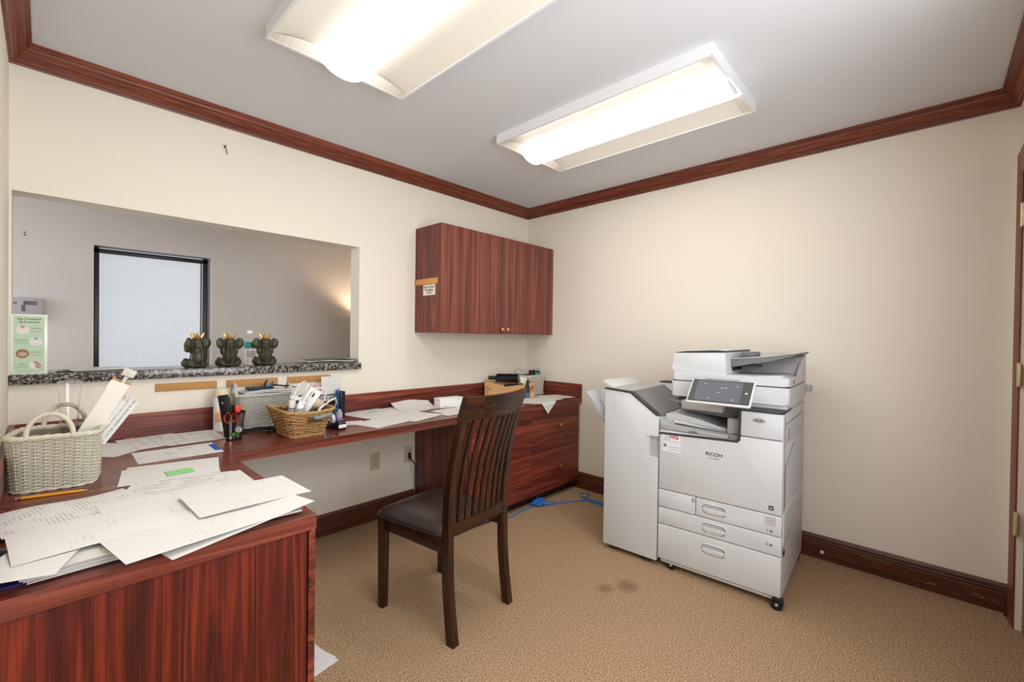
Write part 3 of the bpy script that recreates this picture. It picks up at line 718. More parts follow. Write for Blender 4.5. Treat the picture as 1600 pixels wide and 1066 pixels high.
B().box((.054, -.0011, .66), (.11, -.0008, .663)).build('fine_print', lgink_m, st2, smooth=0)
B().box((.536, -.0009, .457), (.557, 0, .477)).build('rating_mark', ink_m, pr, smooth=0)
B().box((.54, -.0013, .463), (.553, -.0009, .466)).box((.54, -.0013, .469), (.553, -.0009, .4705)).build('rating_mark_line', paper_m, pr, smooth=0)
sk = B().box((.521, -.0008, .383), (.567, 0, .425)).build('tray_sticker', mat('pale sticker', lin(196, 194, 194), .4), pr, smooth=0)
B().box((.535, -.001, .408), (.555, -.0008, .41)).box((.54, -.001, .398), (.55, -.0008, .408)).build('sticker_print', mat('pale red print', lin(208, 170, 172), .6), sk, smooth=0)
for n_, z in (('1', .358), ('2', .292)):
    text('lettering', n_, .02, ink_m, pr, (.531, -.0006, z), (R(90), 0, 0))
    B().box((.541, -.0008, z-.006), (.555, -.0002, z+.004)).build('size_icon', gink_m, pr, smooth=0)
# right side panel details
sd = B(); sd.box((W-.001, .06, .86), (W+.0022, .56, .864)).box((W-.001, .035, .45), (W+.002, .04, .9))
sd.prism([(.06, .66), (.3, .735), (.3, .739), (.06, .664)], 0, W-.001, W+.002).prism([(.02, .275), (.6, .385), (.6, .39), (.02, .28)], 0, W-.001, W+.002)
sd.build('side_seam', pg_m, pr, smooth=0)
B().prism([(.025, .29), (.03, .44), (.2, .45), (.6, .43), (.6, .395)], 0, W-.001, W+.004, .002, 1).build('bypass_tray', ph_m, pr)
vt = B()
for k in range(22): vt.box((W, .05, .46+.0095*k), (W+.0022, .068, .4645+.0095*k))
vt.build('vent', pg_m, pr, smooth=0)
B().box((W-.002, .1, .655), (W+.006, .12, .68), .002).build('side_latch', pm_m, pr)
B().box((W-.001, .1, .77), (W+.003, .15, .835), .003).build('side_button', pm_m, pr)
B().box((W-.001, .03, .235), (W+.0022, .075, .262), .002).build('grip_recess', black_m, pr)
# output area
b = B(); b.prism([(.0, .765), (.0, .838), (.06, .85), (.2, .825), (.28, .8), (.402, .788), (.402, .765)], 1, .09, .4, .004)
b.build('output_tray', mat('printer light tray', lin(204, 204, 202), .45), pr)
b = B(); b.prism([(.004, .764), (.004, .812), (.03, .806), (.07, .79), (.396, .78), (.396, .766)], 1, .004, .09, .004); b.build('tray_front_lip', pm_m, pr)
B().prism([(.06, .815), (.2, .8), (.3, .79), (.3, .786), (.06, .8)], 1, .05, .1, .003).build('tray_step', mat('printer light tray', lin(204, 204, 202), .45), pr)
B().box((.16, .002, .767), (.2, .006, .778), .001).build('tray_clip', pg_m, pr); B().box((.35, .002, .768), (.395, .006, .781), .001).build('tray_clip', pg_m, pr)
B().box((.335, .05, .782), (.398, .12, .86), .004).build('output_guide', pm_m, pr)
B().prism([(.07, .86), (.36, .845), (.4, .85), (.4, .935), (.05, .935), (.05, .89)], 1, .14, .4, .003).build('paper_exit', pg_m, pr)
B().box((.1, .05, .882), (.31, .3, .93), .006).build('bridge_cover', pm_m, pr)
B().prism([(.02, .925), (.18, .925), (.14, .9), (.06, .915)], 1, .06, .3, .002).build('exit_bracket', pg_m, pr)
# scanner
def rbox(name, x0, y0, x1, y1, z0, z1, m, r=.02, bev=.006):
    P = []
    for qx, qy, a0 in ((x1-r, y1-r, 0), (x0+r, y1-r, 90), (x0+r, y0+r, 180), (x1-r, y0+r, 270)):
        for i in range(7):
            a = R(a0+15*i); P.append((qx+r*math.cos(a), qy+r*math.sin(a)))
    return B().prism(P, 2, z0, z1, bev).build(name, m, pr)
rbox('scanner', .032, .075, .603, .62, .948, 1.031, ph_m)
B().box((.39, .1, .915), (.59, .62, .95), .004).build('scanner_neck', ph_m, pr)
rbox('lid_gasket', .036, .079, .599, .616, 1.029, 1.038, pd_m, bev=.001)
rbox('feeder_base', .034, .077, .602, .62, 1.037, 1.078, ph_m)
b = B(); b.prism([(.036, 1.075), (.034, 1.1), (.04, 1.165), (.048, 1.186), (.31, 1.196), (.314, 1.19), (.318, 1.075)], 1, .082, .61, .006); fd = b.build('feeder_body', ph_m, pr)
b = B(); b.prism([(.046, 1.187), (.12, 1.197), (.26, 1.205), (.312, 1.203), (.314, 1.195), (.16, 1.19)], 1, .08, .612, .0015, 1); b.build('feeder_cover', pd_m, pr)
b = B(); b.prism([(.05, 1.192), (.12, 1.2), (.26, 1.208), (.312, 1.206), (.31, 1.2), (.16, 1.195)], 1, .1, .612, .0015, 1); b.build('feeder_top', ph_m, pr)
b = B(); b.prism([(.315, 1.115), (.315, 1.16), (.46, 1.172), (.6, 1.192), (.605, 1.198), (.62, 1.198), (.6, 1.182), (.5, 1.155)], 1, .17, .6, .003); b.build('feeder_tray', pg_m, pr)
b = B(); b.prism([(.32, 1.162), (.46, 1.178), (.615, 1.202), (.62, 1.197), (.46, 1.172), (.32, 1.158)], 1, .165, .2, .001, 1); b.build('tray_rim', pm_m, pr)
b = B(); b.box((.33, .33, 1.165), (.4, .34, 1.195), .003).box((.33, .45, 1.165), (.4, .46, 1.195), .003).build('paper_guide', pg_m, pr)
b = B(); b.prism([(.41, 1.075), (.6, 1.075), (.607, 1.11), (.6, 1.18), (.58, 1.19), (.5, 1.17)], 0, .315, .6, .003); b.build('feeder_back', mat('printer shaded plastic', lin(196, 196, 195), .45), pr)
b = B(); b.prism([(.36, 1.072), (.6, 1.072), (.6, 1.18), (.5, 1.165)], 0, .585, .602, .004); b.build('feeder_end', ph_m, pr)
B().prism([(.318, 1.076), (.4, 1.076), (.55, 1.086), (.57, 1.08), (.57, 1.076)], 1, .12, .4, .002).build('eject_tray', ph_m, pr)
g = B()
for k in range(4): g.cyl((.318, .2+.04*k, 1.105), (.335, .2+.04*k, 1.105), .009, seg=12)
g.build('eject_roller', black_m, pr)
B().box((.36, .2, 1.118), (.44, .3, 1.13), .002).build('stopper', pd_m, pr)
B().box((.6, .17, 1.05), (.606, .2, 1.067), .002).build('end_catch', pg_m, pr)
B().box((.602, .58, .975), (.63, .64, 1.01), .004).build('side_hook', pm_m, pr)
# tilted touch panel
pv = B().box((-.145, -.0, -.008), (.15, .158, .008), .006).build('touch_screen', plast_m, pr, (.325, -.115, .945), (R(44), 0, 0))
B().box((-.138, .006, .0075), (.143, .152, .0088), .0008, 1).build('bezel', pd_m, pv)
B().box((-.112, .016, .0085), (.1, .143, .0093)).build('display', mat('grey display', lin(70, 71, 78), .45, spec=.25, emit=(lin(150, 152, 160), .2)), pv, smooth=0)
B().lathe([(.0065, .0088), (.0065, .0096), (.0045, .0096), (.0045, .009)], (.121, .078, 0), 16).build('home_button', pm_m, pv)
q = B()
for (x, y) in ((-.08, .12), (-.01, .07), (.06, .03), (-.05, .03), (.02, .1), (.07, .115), (0, .1)): q.box((x, y, .0093), (x+.012, y+.003, .0095))
q.build('display_icons', mat('display glyph', lin(170, 172, 178), .3, emit=(lin(190, 190, 196), .3)), pv, smooth=0)
B().box((-.09, .15, -.002), (.08, .162, .006), .002).build('panel_slot', pd_m, pv)
B().prism([(-.02, .935), (.08, .945), (.08, .975), (.0, .975)], 0, .25, .42, .004).build('panel_arm', pm_m, pr)
# castors
for (cx, cy) in ((.07, .03), (W-.014, .0), (.06, .6), (W-.03, .6)):
    c = B().cyl((cx, cy-.016, .026), (cx, cy+.016, .026), .026, seg=24).box((cx-.02, cy-.01, .026), (cx+.02, cy+.03, .05), .003).build('castor', black_m, pr)
    B().cyl((cx, cy-.0158, .026), (cx, cy-.0185, .026), .007, seg=12).build('hub', pm_m, c)
# finisher
FX0, FX1 = -.335, -.006
poly = [(FX0, .03), (FX0, .957), (FX0+.005, .96), (-.17, .95), (-.022, .84), (FX1, .832), (FX1, .03)]
fin = B().prism(poly, 1, -.004, .03, .004).build('finisher', ph_m, pr)
cut(fin, B().box((-.057, -.03, .6), (.02, .02, .72)))
B().box((-.057, .018, .6), (FX1, .025, .72)).build('grip_recess', pm_m, fin, smooth=0)
B().prism([(FX0+.004, .05), (FX0+.004, .945), (-.17, .935), (-.03, .83), (FX1, .82), (FX1, .05)], 1, .03, .58, .004).build('finisher_body', ph_m, fin)
B().prism([(FX0-.001, .957), (-.17, .947), (-.02, .836), (FX1, .832), (FX1, .84), (-.018, .845), (-.166, .956), (FX0-.001, .966)], 1, -.007, .035, .0015, 1).build('finisher_trim', pd_m, fin)
B().prism([(FX0, .945), (-.175, .937), (-.03, .83), (FX1, .825), (FX1, .838), (-.02, .845), (-.168, .955), (FX0, .964)], 1, .034, .5, .002, 1).build('finisher_cover', [pg_m], fin)
B().prism([(FX0, .964), (-.172, .955), (-.172, .958), (FX0, .967)], 1, .02, .5).build('finisher_top', pm_m, fin, smooth=0)
B().box((-.2, .5, .83), (-.02, .6, .972), .004).build('rear_block', ph_m, fin); B().box((-.202, .498, .972), (-.018, .602, .98), .001).build('rear_cap', pd_m, fin)
B().prism([(FX0+.03, .962), (FX0-.05, 1.003), (FX0-.056, .997), (FX0-.03, .968), (FX0, .95)], 1, .06, .5, .002).build('upper_tray', mat('printer light tray', lin(204, 204, 202), .45), fin)
B().prism([(FX0+.005, .745), (FX0-.06, .838), (FX0-.155, .926), (FX0-.165, .918), (FX0-.155, .9), (FX0-.075, .81), (FX0-.05, .765), (FX0+.005, .708)], 1, .04, .5, .003).build('stacking_tray', mat('finisher tray grey', lin(178, 182, 186), .45), fin)
B().prism([(FX0+.005, .76), (FX0+.005, .93), (FX0-.09, .93), (FX0-.09, .87)], 1, .1, .48, .004).build('tray_fence', ph_m, fin)
for fb_ in (((FX0+.03, .02, .0), (FX0+.08, .08, .032)), ((-.1, .02, 0), (-.05, .08, .032)), ((FX0+.03, .48, 0), (-.05, .56, .032))): B().box(*fb_, .004).build('finisher_foot', pd_m, fin)
B().lathe([(.0025, 0), (.0025, -.002), (0, -.002)], (-.066, -.004, .712), 8, axis=1).build('finisher_screw', pg_m, fin)

# ------------------------------------------------------------------ things on the granite ledge
ZL = OZ0
sg_ = thing('brochure_holder', 'clear standing holder with mint green brochure at left end of ledge', 'sign', (-3.15, .0, ZL), 0)
B().box((-.053, -.004, 0), (.053, .0, .252), .001).box((-.053, .0, 0), (.053, .05, .004), .001).build('holder', mat('milky acrylic', lin(236, 238, 224), .15), sg_)
crd = B().box((-.044, -.0052, .008), (.044, -.004, .244)).build('card', mint_m, sg_, smooth=0)
text('lettering', 'Stay Connected', .0115, ink_m, crd, (.0, -.0056, .232), (R(90), 0, 0), sx=.92)
text('lettering', 'Be Protected', .0115, ink_m, crd, (.0, -.0056, .219), (R(90), 0, 0), sx=.92)
for k, (side, zc, pm, hd) in enumerate(((-1, .187, photo_m, 'Baby Monitor'), (1, .138, photo_m, 'Security Camera'), (-1, .087, dog_m, 'Companion Pet'), (1, .038, photo_m, 'Children'))):
    B().lathe([(.019, 0), (.019, -.0005), (0, -.0005)], (side*.019, -.0053, zc), 24, axis=1).build('photo', pm, crd)
    B().ball((side*.019, -.0058, zc+(.012 if k != 2 else -.002)), (.008 if k != 2 else .013, .0003, .006 if k != 2 else .009)).build('photo_subject', (skin_m, mat('photo print grey', lin(170, 172, 176), .6), skin_m, rose_m)[k], crd)
    if k == 3: B().ball((.026, -.0058, zc-.002), (.009, .0003, .013)).build('photo_subject', rose_m, crd)
    text('lettering', hd, .0055, ink_m, crd, (-side*.021, -.0056, zc+.006), (R(90), 0, 0))
    q = B()
    for j in range(2): q.box((-side*.021-.017, -.0056, zc-.004-.005*j), (-side*.021+.017, -.0052, zc-.0028-.005*j))
    q.build('small_print', mat('pale green print', lin(140, 166, 134), .6), crd, smooth=0)

kp = thing('alarm_keypad', 'lavender grey alarm keypad on far wall above the green brochure', 'keypad', (-3.178, FY, 1.395))
B().box((-.068, -.032, -.062), (.068, -.0005, .062), .004).build('case', lav_m, kp)
B().box((-.016, -.0335, .022), (.04, -.031, .044), .001).build('display', mat('dim lcd', lin(92, 86, 78), .3), kp)
q = B()
for k in range(4): q.box((-.024, -.0345, -.018+.01*k), (-.008, -.031, -.011+.01*k), .001)
q.build('keys', seam_m, kp, smooth=0)
q = B()
for x in (-.06, -.05): 
    for z in (-.004, .008): q.box((x, -.0325, z), (x+.004, -.031, z+.003))
q.box((-.062, -.0325, .024), (-.042, -.031, .036)).build('speaker_marks', gink_m, kp, smooth=0)

def elephant(x, y, rz, label, pose):
    t = thing('elephant_figurine', label, 'figurine', (x, y, ZL), rz, 'crowned elephant figurines on the ledge')
    b = B()     # faces +y, away from the office
    b.ball((0, .0, .05), (.036, .034, .05)).ball((0, .004, .092), (.027, .026, .036)).ball((0, .006, .133), (.03, .03, .028)).ball((0, -.002, .112), (.027, .024, .02))
    for sx in (-1, 1):
        b.ball((sx*.04, .018, .024), (.022, .03, .024), (0, 0, sx*R(-30))).ball((sx*.046, .024, .026), (.014, .018, .026)).ball((sx*.032, .012, .018), (.026, .028, .018))
        b.ball((sx*.044, .0, .127), (.024, .009, .032), (0, sx*R(12), sx*R(-18))).ball((sx*.045, -.003, .123), (.017, .01, .024), (0, sx*R(12), sx*R(-18)))
        if pose == 0 and sx < 0: b.ball((-.04, .016, .096), (.016, .018, .016)).ball((-.036, .03, .112), (.013, .014, .03), (R(-15), R(10), 0))
        else: b.ball((sx*.032, .012, .085), (.012, .018, .022)).ball((sx*.028, .03, .095), (.011, .02, .012))
    b.ball((0, .036, .12), (.012, .018, .012)).ball((0, .047, .104), (.009, .009, .02)).ball((0, .05, .085), (.008, .009, .016))
    b.tube([(0, -.024, .128), (0, -.026, .105), (0, -.029, .085), (.0, -.036, .06), (-.003, -.036, .035)], [.004, .005, .005, .006, .005], 8)
    b.tube([(.0, -.036, .03), (-.004, -.042, .014), (-.012, -.04, .009), (-.022, -.036, .014), (-.032, -.03, .017)], [.006, .005, .0045, .004, .003], 8)
    b.ball((0, 0, .008), (.045, .035, .0085))
    o = b.build('body', bronze_m, t)
    applied(o, [('REMESH', dict(mode='VOXEL', voxel_size=.0024)), ('SMOOTH', dict(factor=.5, iterations=3))])
    for p in o.data.polygons: p.use_smooth = True
    c = B(); c.lathe([(.017, .152), (.02, .163), (.0185, .163), (.0155, .152)], (0, .004, 0), 20)
    n = 5
    for k in range(n):
        a = 2*PI*k/n+.3; p0 = Vector((math.cos(a), math.sin(a), 0)); tg = Vector((-math.sin(a), math.cos(a), 0)); o_ = Vector((0, .004, .16))
        c.tube([o_+p0*.0185, o_+p0*.0245+Vector((0, 0, .011)), o_+p0*.032+Vector((0, 0, .024))], [.0075, .0058, .001], 8)
        c.ball(o_+p0*.032+Vector((0, 0, .025)), .0018, u=8, v=6)
    c.build('crown', gold_m, t)
    return t
elephant(-2.552, .045, R(24), 'olive bronze crowned elephant figurine, leftmost of three, in front of frosted window', 0)
elephant(-2.405, .045, R(2), 'olive bronze crowned elephant figurine, middle of three on the ledge', 1)
elephant(-2.226, .045, R(-6), 'olive bronze crowned elephant figurine, rightmost of three, beside water bottle', 2)

wbt = thing('water_bottle', 'clear plastic water bottle with green label standing behind rightmost elephant', 'bottle', (-2.287, .115, ZL))
B().lathe([(.0, .004), (.024, .0), (.029, .006), (.029, .03), (.0275, .036), (.029, .042), (.029, .125), (.027, .14), (.018, .165), (.0125, .178), (.0125, .186), (.0117, .186), (.0117, .178), (.017, .165), (.026, .14), (.028, .125), (.028, .006), (.0, .008)], seg=28).build('bottle', pet_m, wbt, smooth=50)
B().lathe([(.0293, .098), (.0295, .1), (.0295, .132), (.0288, .134)], seg=28).build('label', teal_m, wbt)
q = B()
for k in range(3):
    for j in range(5): q.box((-.02+.008*j, -.0301+abs(j-2)*.0022, .05+.012*k), (-.015+.008*j, -.0285+abs(j-2)*.0022, .056+.012*k))
q.build('printing', ink_m, wbt, smooth=0)
B().lathe([(.0, .2), (.0135, .2), (.014, .198), (.014, .185), (.0125, .184)], seg=20).build('cap', mat('clear white cap', lin(236, 238, 240), .3), wbt)

def wavy(a, b, c=0, px=20, py=12):
    return lambda x, y: (x, y, a*math.sin(px*x+c)+b*math.sin(py*y+c*2)+abs(a)+abs(b))
def flat_sheet(name, label, cat, cx, cy, z, rz, m, w=.216, h=.279, f=None, group=None, th=.0004, n=12, tilt=None):
    o = B().sheet(w, h, f or (lambda x, y: (x, y, 0)), n, n, th).build(name, m, loc=(cx, cy, z+th), rot=(*(tilt or (0, 0)), rz), smooth=60)
    return tag(o, label, cat, group)
MC = [mat('magazine cover dark', lin(96, 102, 94), .4), mat('magazine cover cream', lin(208, 204, 190), .35), mat('magazine cover slate', lin(124, 128, 130), .4)]
for k, (cx, cy, rz, lb) in enumerate(((-2.94, .09, 12, 'closed dark green magazine lying on ledge left of frosted window'), (-2.935, .095, 3, 'pale magazine lying on top of dark green one on ledge'))):
    flat_sheet('magazine', lb, 'magazine', cx, cy, ZL+.0005+.005*k, R(90+rz), MC[k], .15, .19, wavy(.0006, .0006, k), 'magazines on left part of ledge', .0045, 8)
for k, (cx, cy, rz, lb) in enumerate(((-1.87, .08, 4, 'slate grey magazine at bottom of curled pile on right end of ledge'), (-1.85, .075, -4, 'cream magazine in middle of curled pile on right end of ledge'), (-1.83, .08, 2, 'dark curled magazine on top of pile on right end of ledge'))):
    flat_sheet('magazine', lb, 'magazine', cx, cy, ZL+.0005+.0062*k, R(90+rz), MC[(2, 1, 0)[k]], .15, .29, (lambda k: lambda x, y: (x, y, .0022*k*(1+math.sin(24*y+k))))(k), 'magazines on right part of ledge', .005, 14)
tag(B().tube([(0, 0, 0), (.12, .02, 0)], .0035, 8).tube([(.12, .02, 0), (.128, .0213, 0)], [.0035, .001], 8).build('pen', black_m, loc=(-3.07, .03, ZL+.0036)), 'thin black pen lying on ledge beside the green brochure', 'pen')

# ------------------------------------------------------------------ woven baskets
def rrect(hw, hd, r, n=5):
    P = []
    for qx, qy, a0 in ((1, 1, 0), (-1, 1, 90), (-1, -1, 180), (1, -1, 270)):
        for i in range(n+1):
            a = R(a0+90*i/n); P.append(Vector((qx*(hw-r)+r*math.cos(a), qy*(hd-r)+r*math.sin(a))))
    return P
def resample(P, n):
    L = [0.0]; m = len(P)
    for i in range(m): L.append(L[-1]+(P[(i+1) % m]-P[i]).length)
    out = []; j = 0
    for k in range(n):
        s_ = L[-1]*k/n
        while L[j+1] < s_: j += 1
        u = (s_-L[j])/max(1e-9, L[j+1]-L[j]); p = P[j].lerp(P[(j+1) % m], u); d = (P[(j+1) % m]-P[j]).normalized() if (P[(j+1) % m]-P[j]).length > 1e-9 else Vector((1, 0))
        out.append((p, Vector((d.y, -d.x))))
    return out
def woven(parent, m, bw, bd, tw, td, h, r, stakes, rows, amp, rad, rimr, floor=True, dip=0, sm=4, rough=0, gap_shade=None):
    """tapering woven wall: strands pass in front of and behind upright stakes"""
    b = B(); n = stakes*2
    ring = lambda u: resample(rrect((bw+(tw-bw)*u)/2, (bd+(td-bd)*u)/2, r), n)
    zed = lambda p, u: h*u-dip*u*(1-min(1, (abs(p.x)/(tw/2))**2))*(1 if abs(p.y) > td*.38 else .3)
    for k in range(rows):
        u = (k+.5)/rows; pts = []
        for i, (p, nn) in enumerate(ring(u)):
            ph = 1 if ((i//2+k) % 2 == 0) else -1
            o = amp*ph if i % 2 == 0 else 0
            q = p+nn*o
            pts.append((q.x+random.uniform(-rough, rough), q.y+random.uniform(-rough, rough), zed(p, u)+rad*.3+random.uniform(-rough, rough)))
        b.tube(pts, rad, sm, closed=True)
    for i in range(0, n, 2):
        b.tube([(*(ring(u)[i][0]), zed(ring(u)[i][0], u)) for u in (0, .5, 1)], rad*.8, 4)
    inner = resample(rrect(bw/2-amp*1.6, bd/2-amp*1.6, r), 48); it = resample(rrect(tw/2-amp*1.6, td/2-amp*1.6, r), 48)
    b.mi = 1 if gap_shade else 0  # dark inner sheet: shade of the gaps between strands put into colour
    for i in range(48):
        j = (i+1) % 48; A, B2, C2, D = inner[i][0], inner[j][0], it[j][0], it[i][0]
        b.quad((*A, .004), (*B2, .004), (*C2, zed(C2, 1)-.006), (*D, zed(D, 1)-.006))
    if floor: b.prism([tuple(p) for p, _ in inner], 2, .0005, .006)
    body = b.build('woven_body', [m, gap_shade] if gap_shade else m, parent, smooth=70)
    rb = B(); rr = resample(rrect(tw/2, td/2, r), 120)
    for ph in (0, PI*2/3, PI*4/3):
        rb.tube([(*(p+nn*(rimr*.55*math.cos(ph+i*.55))), zed(p, 1)+rimr*.55*math.sin(ph+i*.55)) for i, (p, nn) in enumerate(rr)], rimr*.62, 6, closed=True)
    rb.build('rim', m, parent, smooth=70)
    fb = B(); fr = resample(rrect(bw/2+amp*.6, bd/2+amp*.6, r), 90)
    for ph in (0, PI):
        fb.tube([(*(p+nn*(rad*.8*math.cos(ph+i*.8))), rad*1.6+rad*.8*math.sin(ph+i*.8)) for i, (p, nn) in enumerate(fr)], rad, 5, closed=True)
    fb.build('foot_rim', m, parent, smooth=70)
def arch(parent, m, p0, p1, up, r, n=44, lean=(0, 0, 0)):
    """wrapped bow handle from p0 to p1"""
    p0, p1, ln = Vector(p0), Vector(p1), Vector(lean); P = []; Rr = []
    for i in range(n*2+1):
        u = i/(n*2); a = PI*u; c = p0.lerp(p1, .5-.5*math.cos(a)); s_ = math.sin(a)**.85
        P.append(c+Vector((0, 0, up*s_))+ln*s_); Rr.append(r if i % 2 else r*.8)
    return B().tube(P, Rr, 8).build('handle', m, parent, smooth=70)

ex = Vector((.97359, -.22832, 0)); ey = Vector((.22832, .97359, 0)); o_ = Vector((-3.182, -.741, ZT))
bk = thing('wicker_basket', 'large whitewashed wicker basket with two bow handles at left on worktop', 'basket', (-3.074, -.652, ZT), R(-9), 'woven baskets on the worktop')
woven(bk, wick_m, .192, .19, .212, .21, .17, .045, 32, 32, .0034, .0024, .008, gap_shade=mat('wicker gap shade', lin(128, 120, 100), .8))  # darker tone inside stands for shade behind the strands
arch(bk, wick_m, (-.055, -.105, .165), (.05, -.105, .165), .078, .0075)
arch(bk, wick_m, (-.05, .105, .165), (.055, .105, .165), .08, .0075)

gs = B().lathe([(0, 0), (.026, 0), (.027, .004), (.0215, .012), (.022, .12), (.0245, .2), (.0315, .318), (.0298, .318), (.0228, .2), (.0203, .12), (.0195, .02), (0, .018)], seg=36).tube([(.0307*math.cos(2*PI*i/36), .0307*math.sin(2*PI*i/36), .318) for i in range(36)], .0014, 8, closed=True)
tag(gs.build('drinking_glass', glass_m, loc=(-3.045, -.56, .768), smooth=60), 'tall clear flared glass standing in the large wicker basket', 'glass')
def frame(o, e1, n):
    e1 = Vector(e1).normalized(); n = Vector(n); n = (n-e1*n.dot(e1)).normalized(); e2 = n.cross(e1)
    return Matrix(((e1.x, e2.x, n.x, o[0]), (e1.y, e2.y, n.y, o[1]), (e1.z, e2.z, n.z, o[2]), (0, 0, 0, 1)))
# carton: long axis e1 leans up to the right
cb = thing('carton', 'white open cardboard carton leaning to the right in the wicker basket', 'carton'); cb.matrix_world = frame((-3.03, -.635, .85), (.095, 0, .19), (-.12, -1, .12))
w_, d_, l_ = .056, .034, .225
b = B(); b.box((0, -w_/2, -d_/2), (l_, -w_/2+.0012, d_/2)).box((0, w_/2-.0012, -d_/2), (l_, w_/2, d_/2)).box((0, -w_/2, -d_/2), (l_, w_/2, -d_/2+.0012)).box((0, -w_/2, d_/2-.0012), (l_, w_/2, d_/2)).box((0, -w_/2, -d_/2), (.0012, w_/2, d_/2))
b.build('box', mat('white carton board', lin(232, 224, 214), .6), cb, smooth=0)
B().prism([(l_, d_/2-.0012), (l_+.032, d_/2-.003), (l_+.032, d_/2-.002), (l_, d_/2)], 1, -w_/2, w_/2).build('flap', mat('white carton board', lin(232, 224, 214), .6), cb, smooth=0)
B().prism([(l_, -d_/2), (l_+.04, -d_/2+.002), (l_+.04, -d_/2+.001), (l_, -d_/2+.0012)], 1, -w_/2, w_/2).build('flap', kraft_m, cb, smooth=0)
B().box((l_, -w_/2, -d_/2), (l_+.02, -w_/2+.001, d_/2-.006)).build('flap', kraft_m, cb, smooth=0)
hd = thing('holder_clip', 'grey white plastic clip sticking out of the leaning carton', 'clip'); hd.matrix_world = cb.matrix_world @ Matrix.Translation((l_+.035, -.004, -.004))
B().box((-.09, -.006, -.004), (.03, .006, .004), .002).build('stem', mat('clip grey', lin(206, 202, 192), .4), hd); B().box((.022, -.02, -.012), (.05, .018, .012), .003).build('head', mat('clip grey', lin(206, 202, 192), .4), hd)
for k, (off, ln, lb) in enumerate(((0, .16, 'folded white envelope leaning beside carton in the wicker basket'), (.013, .17, 'outer striped paper sleeve leaning at right rim of the wicker basket'))):
    M_ = frame((-2.99+off, -.625-.006*k, .875), (.085+.02*k, 0, .16), (-.5, -1, .1))
    o = B().sheet(ln, .05, lambda x, y: (x+ln/2, y, .012*math.cos(y*50)+.1*(x*x)), 10, 8, .0012).build('paper_sleeve', (paper_m, make_print('striped sleeve paper', 60, .8, .2, .2, .5, tint=(90, 110, 120)))[k]); o.matrix_world = M_
    tag(o, lb, 'paper')

pc = thing('pencil', 'yellow wooden pencil lying in front of the large wicker basket', 'pencil', (-3.164, -.797, ZT+.0042), math.atan2(-.039, .157))
B().cyl((.012, 0, 0), (.143, 0, 0), .0038, seg=6).build('barrel', yellow_m, pc, smooth=0); B().cyl((0, 0, 0), (.006, 0, 0), .0035, seg=10).build('eraser', pink_m, pc); B().cyl((.005, 0, 0), (.013, 0, 0), .0039, seg=12).build('ferrule', brass_m, pc)
B().cyl((.143, 0, 0), (.158, 0, 0), .0037, .0012, 8).build('cone', kraft_m, pc); B().cyl((.158, 0, 0), (.162, 0, 0), .0012, .0004, 6).build('lead', ink_m, pc)
tag(B().tube([(0, 0, 0), (.03, .004, 0)], [.0035, .0028], 8).ball((.033, .0045, 0), .0036, u=8, v=6).build('pen_cap', mat('brown plastic', lin(150, 92, 64), .4), loc=(-2.85, -.036, ZT+.0038)), 'short brown pen cap against the upstand behind the papers', 'pencil')  # brown pen cap, not a pencil

# ------------------------------------------------------------------ papers on the left return
G1 = 'loose papers on the left part of the worktop'
def ps(label, cx, cy, z, rz, m=paper_m, w=.216, h=.279, f=None, **k): return flat_sheet('paper_sheet', label, 'paper', cx, cy, ZT+z, R(rz), m, w, h, f, G1, **k)
ps('blank white sheet half under the printed table sheets, behind the wicker basket', -2.925, -.215, .0004, 42)
ps('printed table sheet against the upstand, beside the brown pen cap', -2.765, -.168, .001, 5, print_table)
ps('printed table sheet whose corner touches the black pen cup', -2.618, -.19, .002, -1, print_table)
bs = ps('white form with a blue block at its right edge, nearest the inner corner', -2.72, -.475, .0006, -90.5, print_form)
B().box((-.07, .118, .0), (.065, .142, .0004)).build('blue_block', blue_m, bs, smooth=0)
ps('white sheet under the green note sheet, its corner at the worktop edge', -2.78, -.745, .0006, 78)
gsx = ps('printed sheet carrying the green sticky note', -2.79, -.772, .0014, 82, print_faint)
flat_sheet('sticky_note', 'bright green sticky note with curled edge on a printed sheet', 'sticky note', -2.771, -.803, ZT+.003, R(2), stick_m, .078, .066, lambda x, y: (x, y, .09*max(0, -x-.02)**1.3))
ps('white form with handwritten marks at the worktop edge behind the big pile', -2.752, -1.03, .0016, 90, print_form)
ps('printed grid sheet below the green note, running under the big pile', -2.8, -.98, .0026, 72, print_table)
ps('curled printed list at the left wall in front of the pencil', -3.055, -1.045, .0065, 100, print_text, f=lambda x, y: (x, y, .012*math.cos(x*11)*(.6+.8*abs(y))+.004*math.sin(y*22)))
def pstack(label, cx, cy, z, rz, n, w=.216, h=.279, th=.0022, jit=.006, rj=1.6, bow=0):
    t = bmesh.new(); b = B()
    for k in range(n):
        M_ = Matrix.Translation((random.uniform(-jit, jit), random.uniform(-jit, jit), k*th)) @ Matrix.Rotation(R(random.uniform(-rj, rj)), 4, 'Z')
        b.box((-w/2, -h/2, 0.00004), (w/2, h/2, th-.00012), M=M_)
    o = b.build('paper_stack', paperedge_m, loc=(cx, cy, ZT+z), rot=(0, 0, R(rz)), smooth=0)
    return tag(o, label, 'paper stack', G1)
pstack('thick stack of white sheets at the left front of the worktop', -2.995, -1.36, .0045, 91, 9)
pstack('thin stack of white sheets with grey page at the front right corner of worktop', -2.742, -1.365, .004, 87, 4, th=.002)
tag(B().box((-.11, -.12, 0), (.11, .12, .004), .001).build('folder', mat('navy folder', lin(40, 44, 110), .4), loc=(-3.08, -1.352, ZT+.0003), rot=(0, 0, R(88))), 'dark blue folder edge peeking from under the thick stack', 'folder')
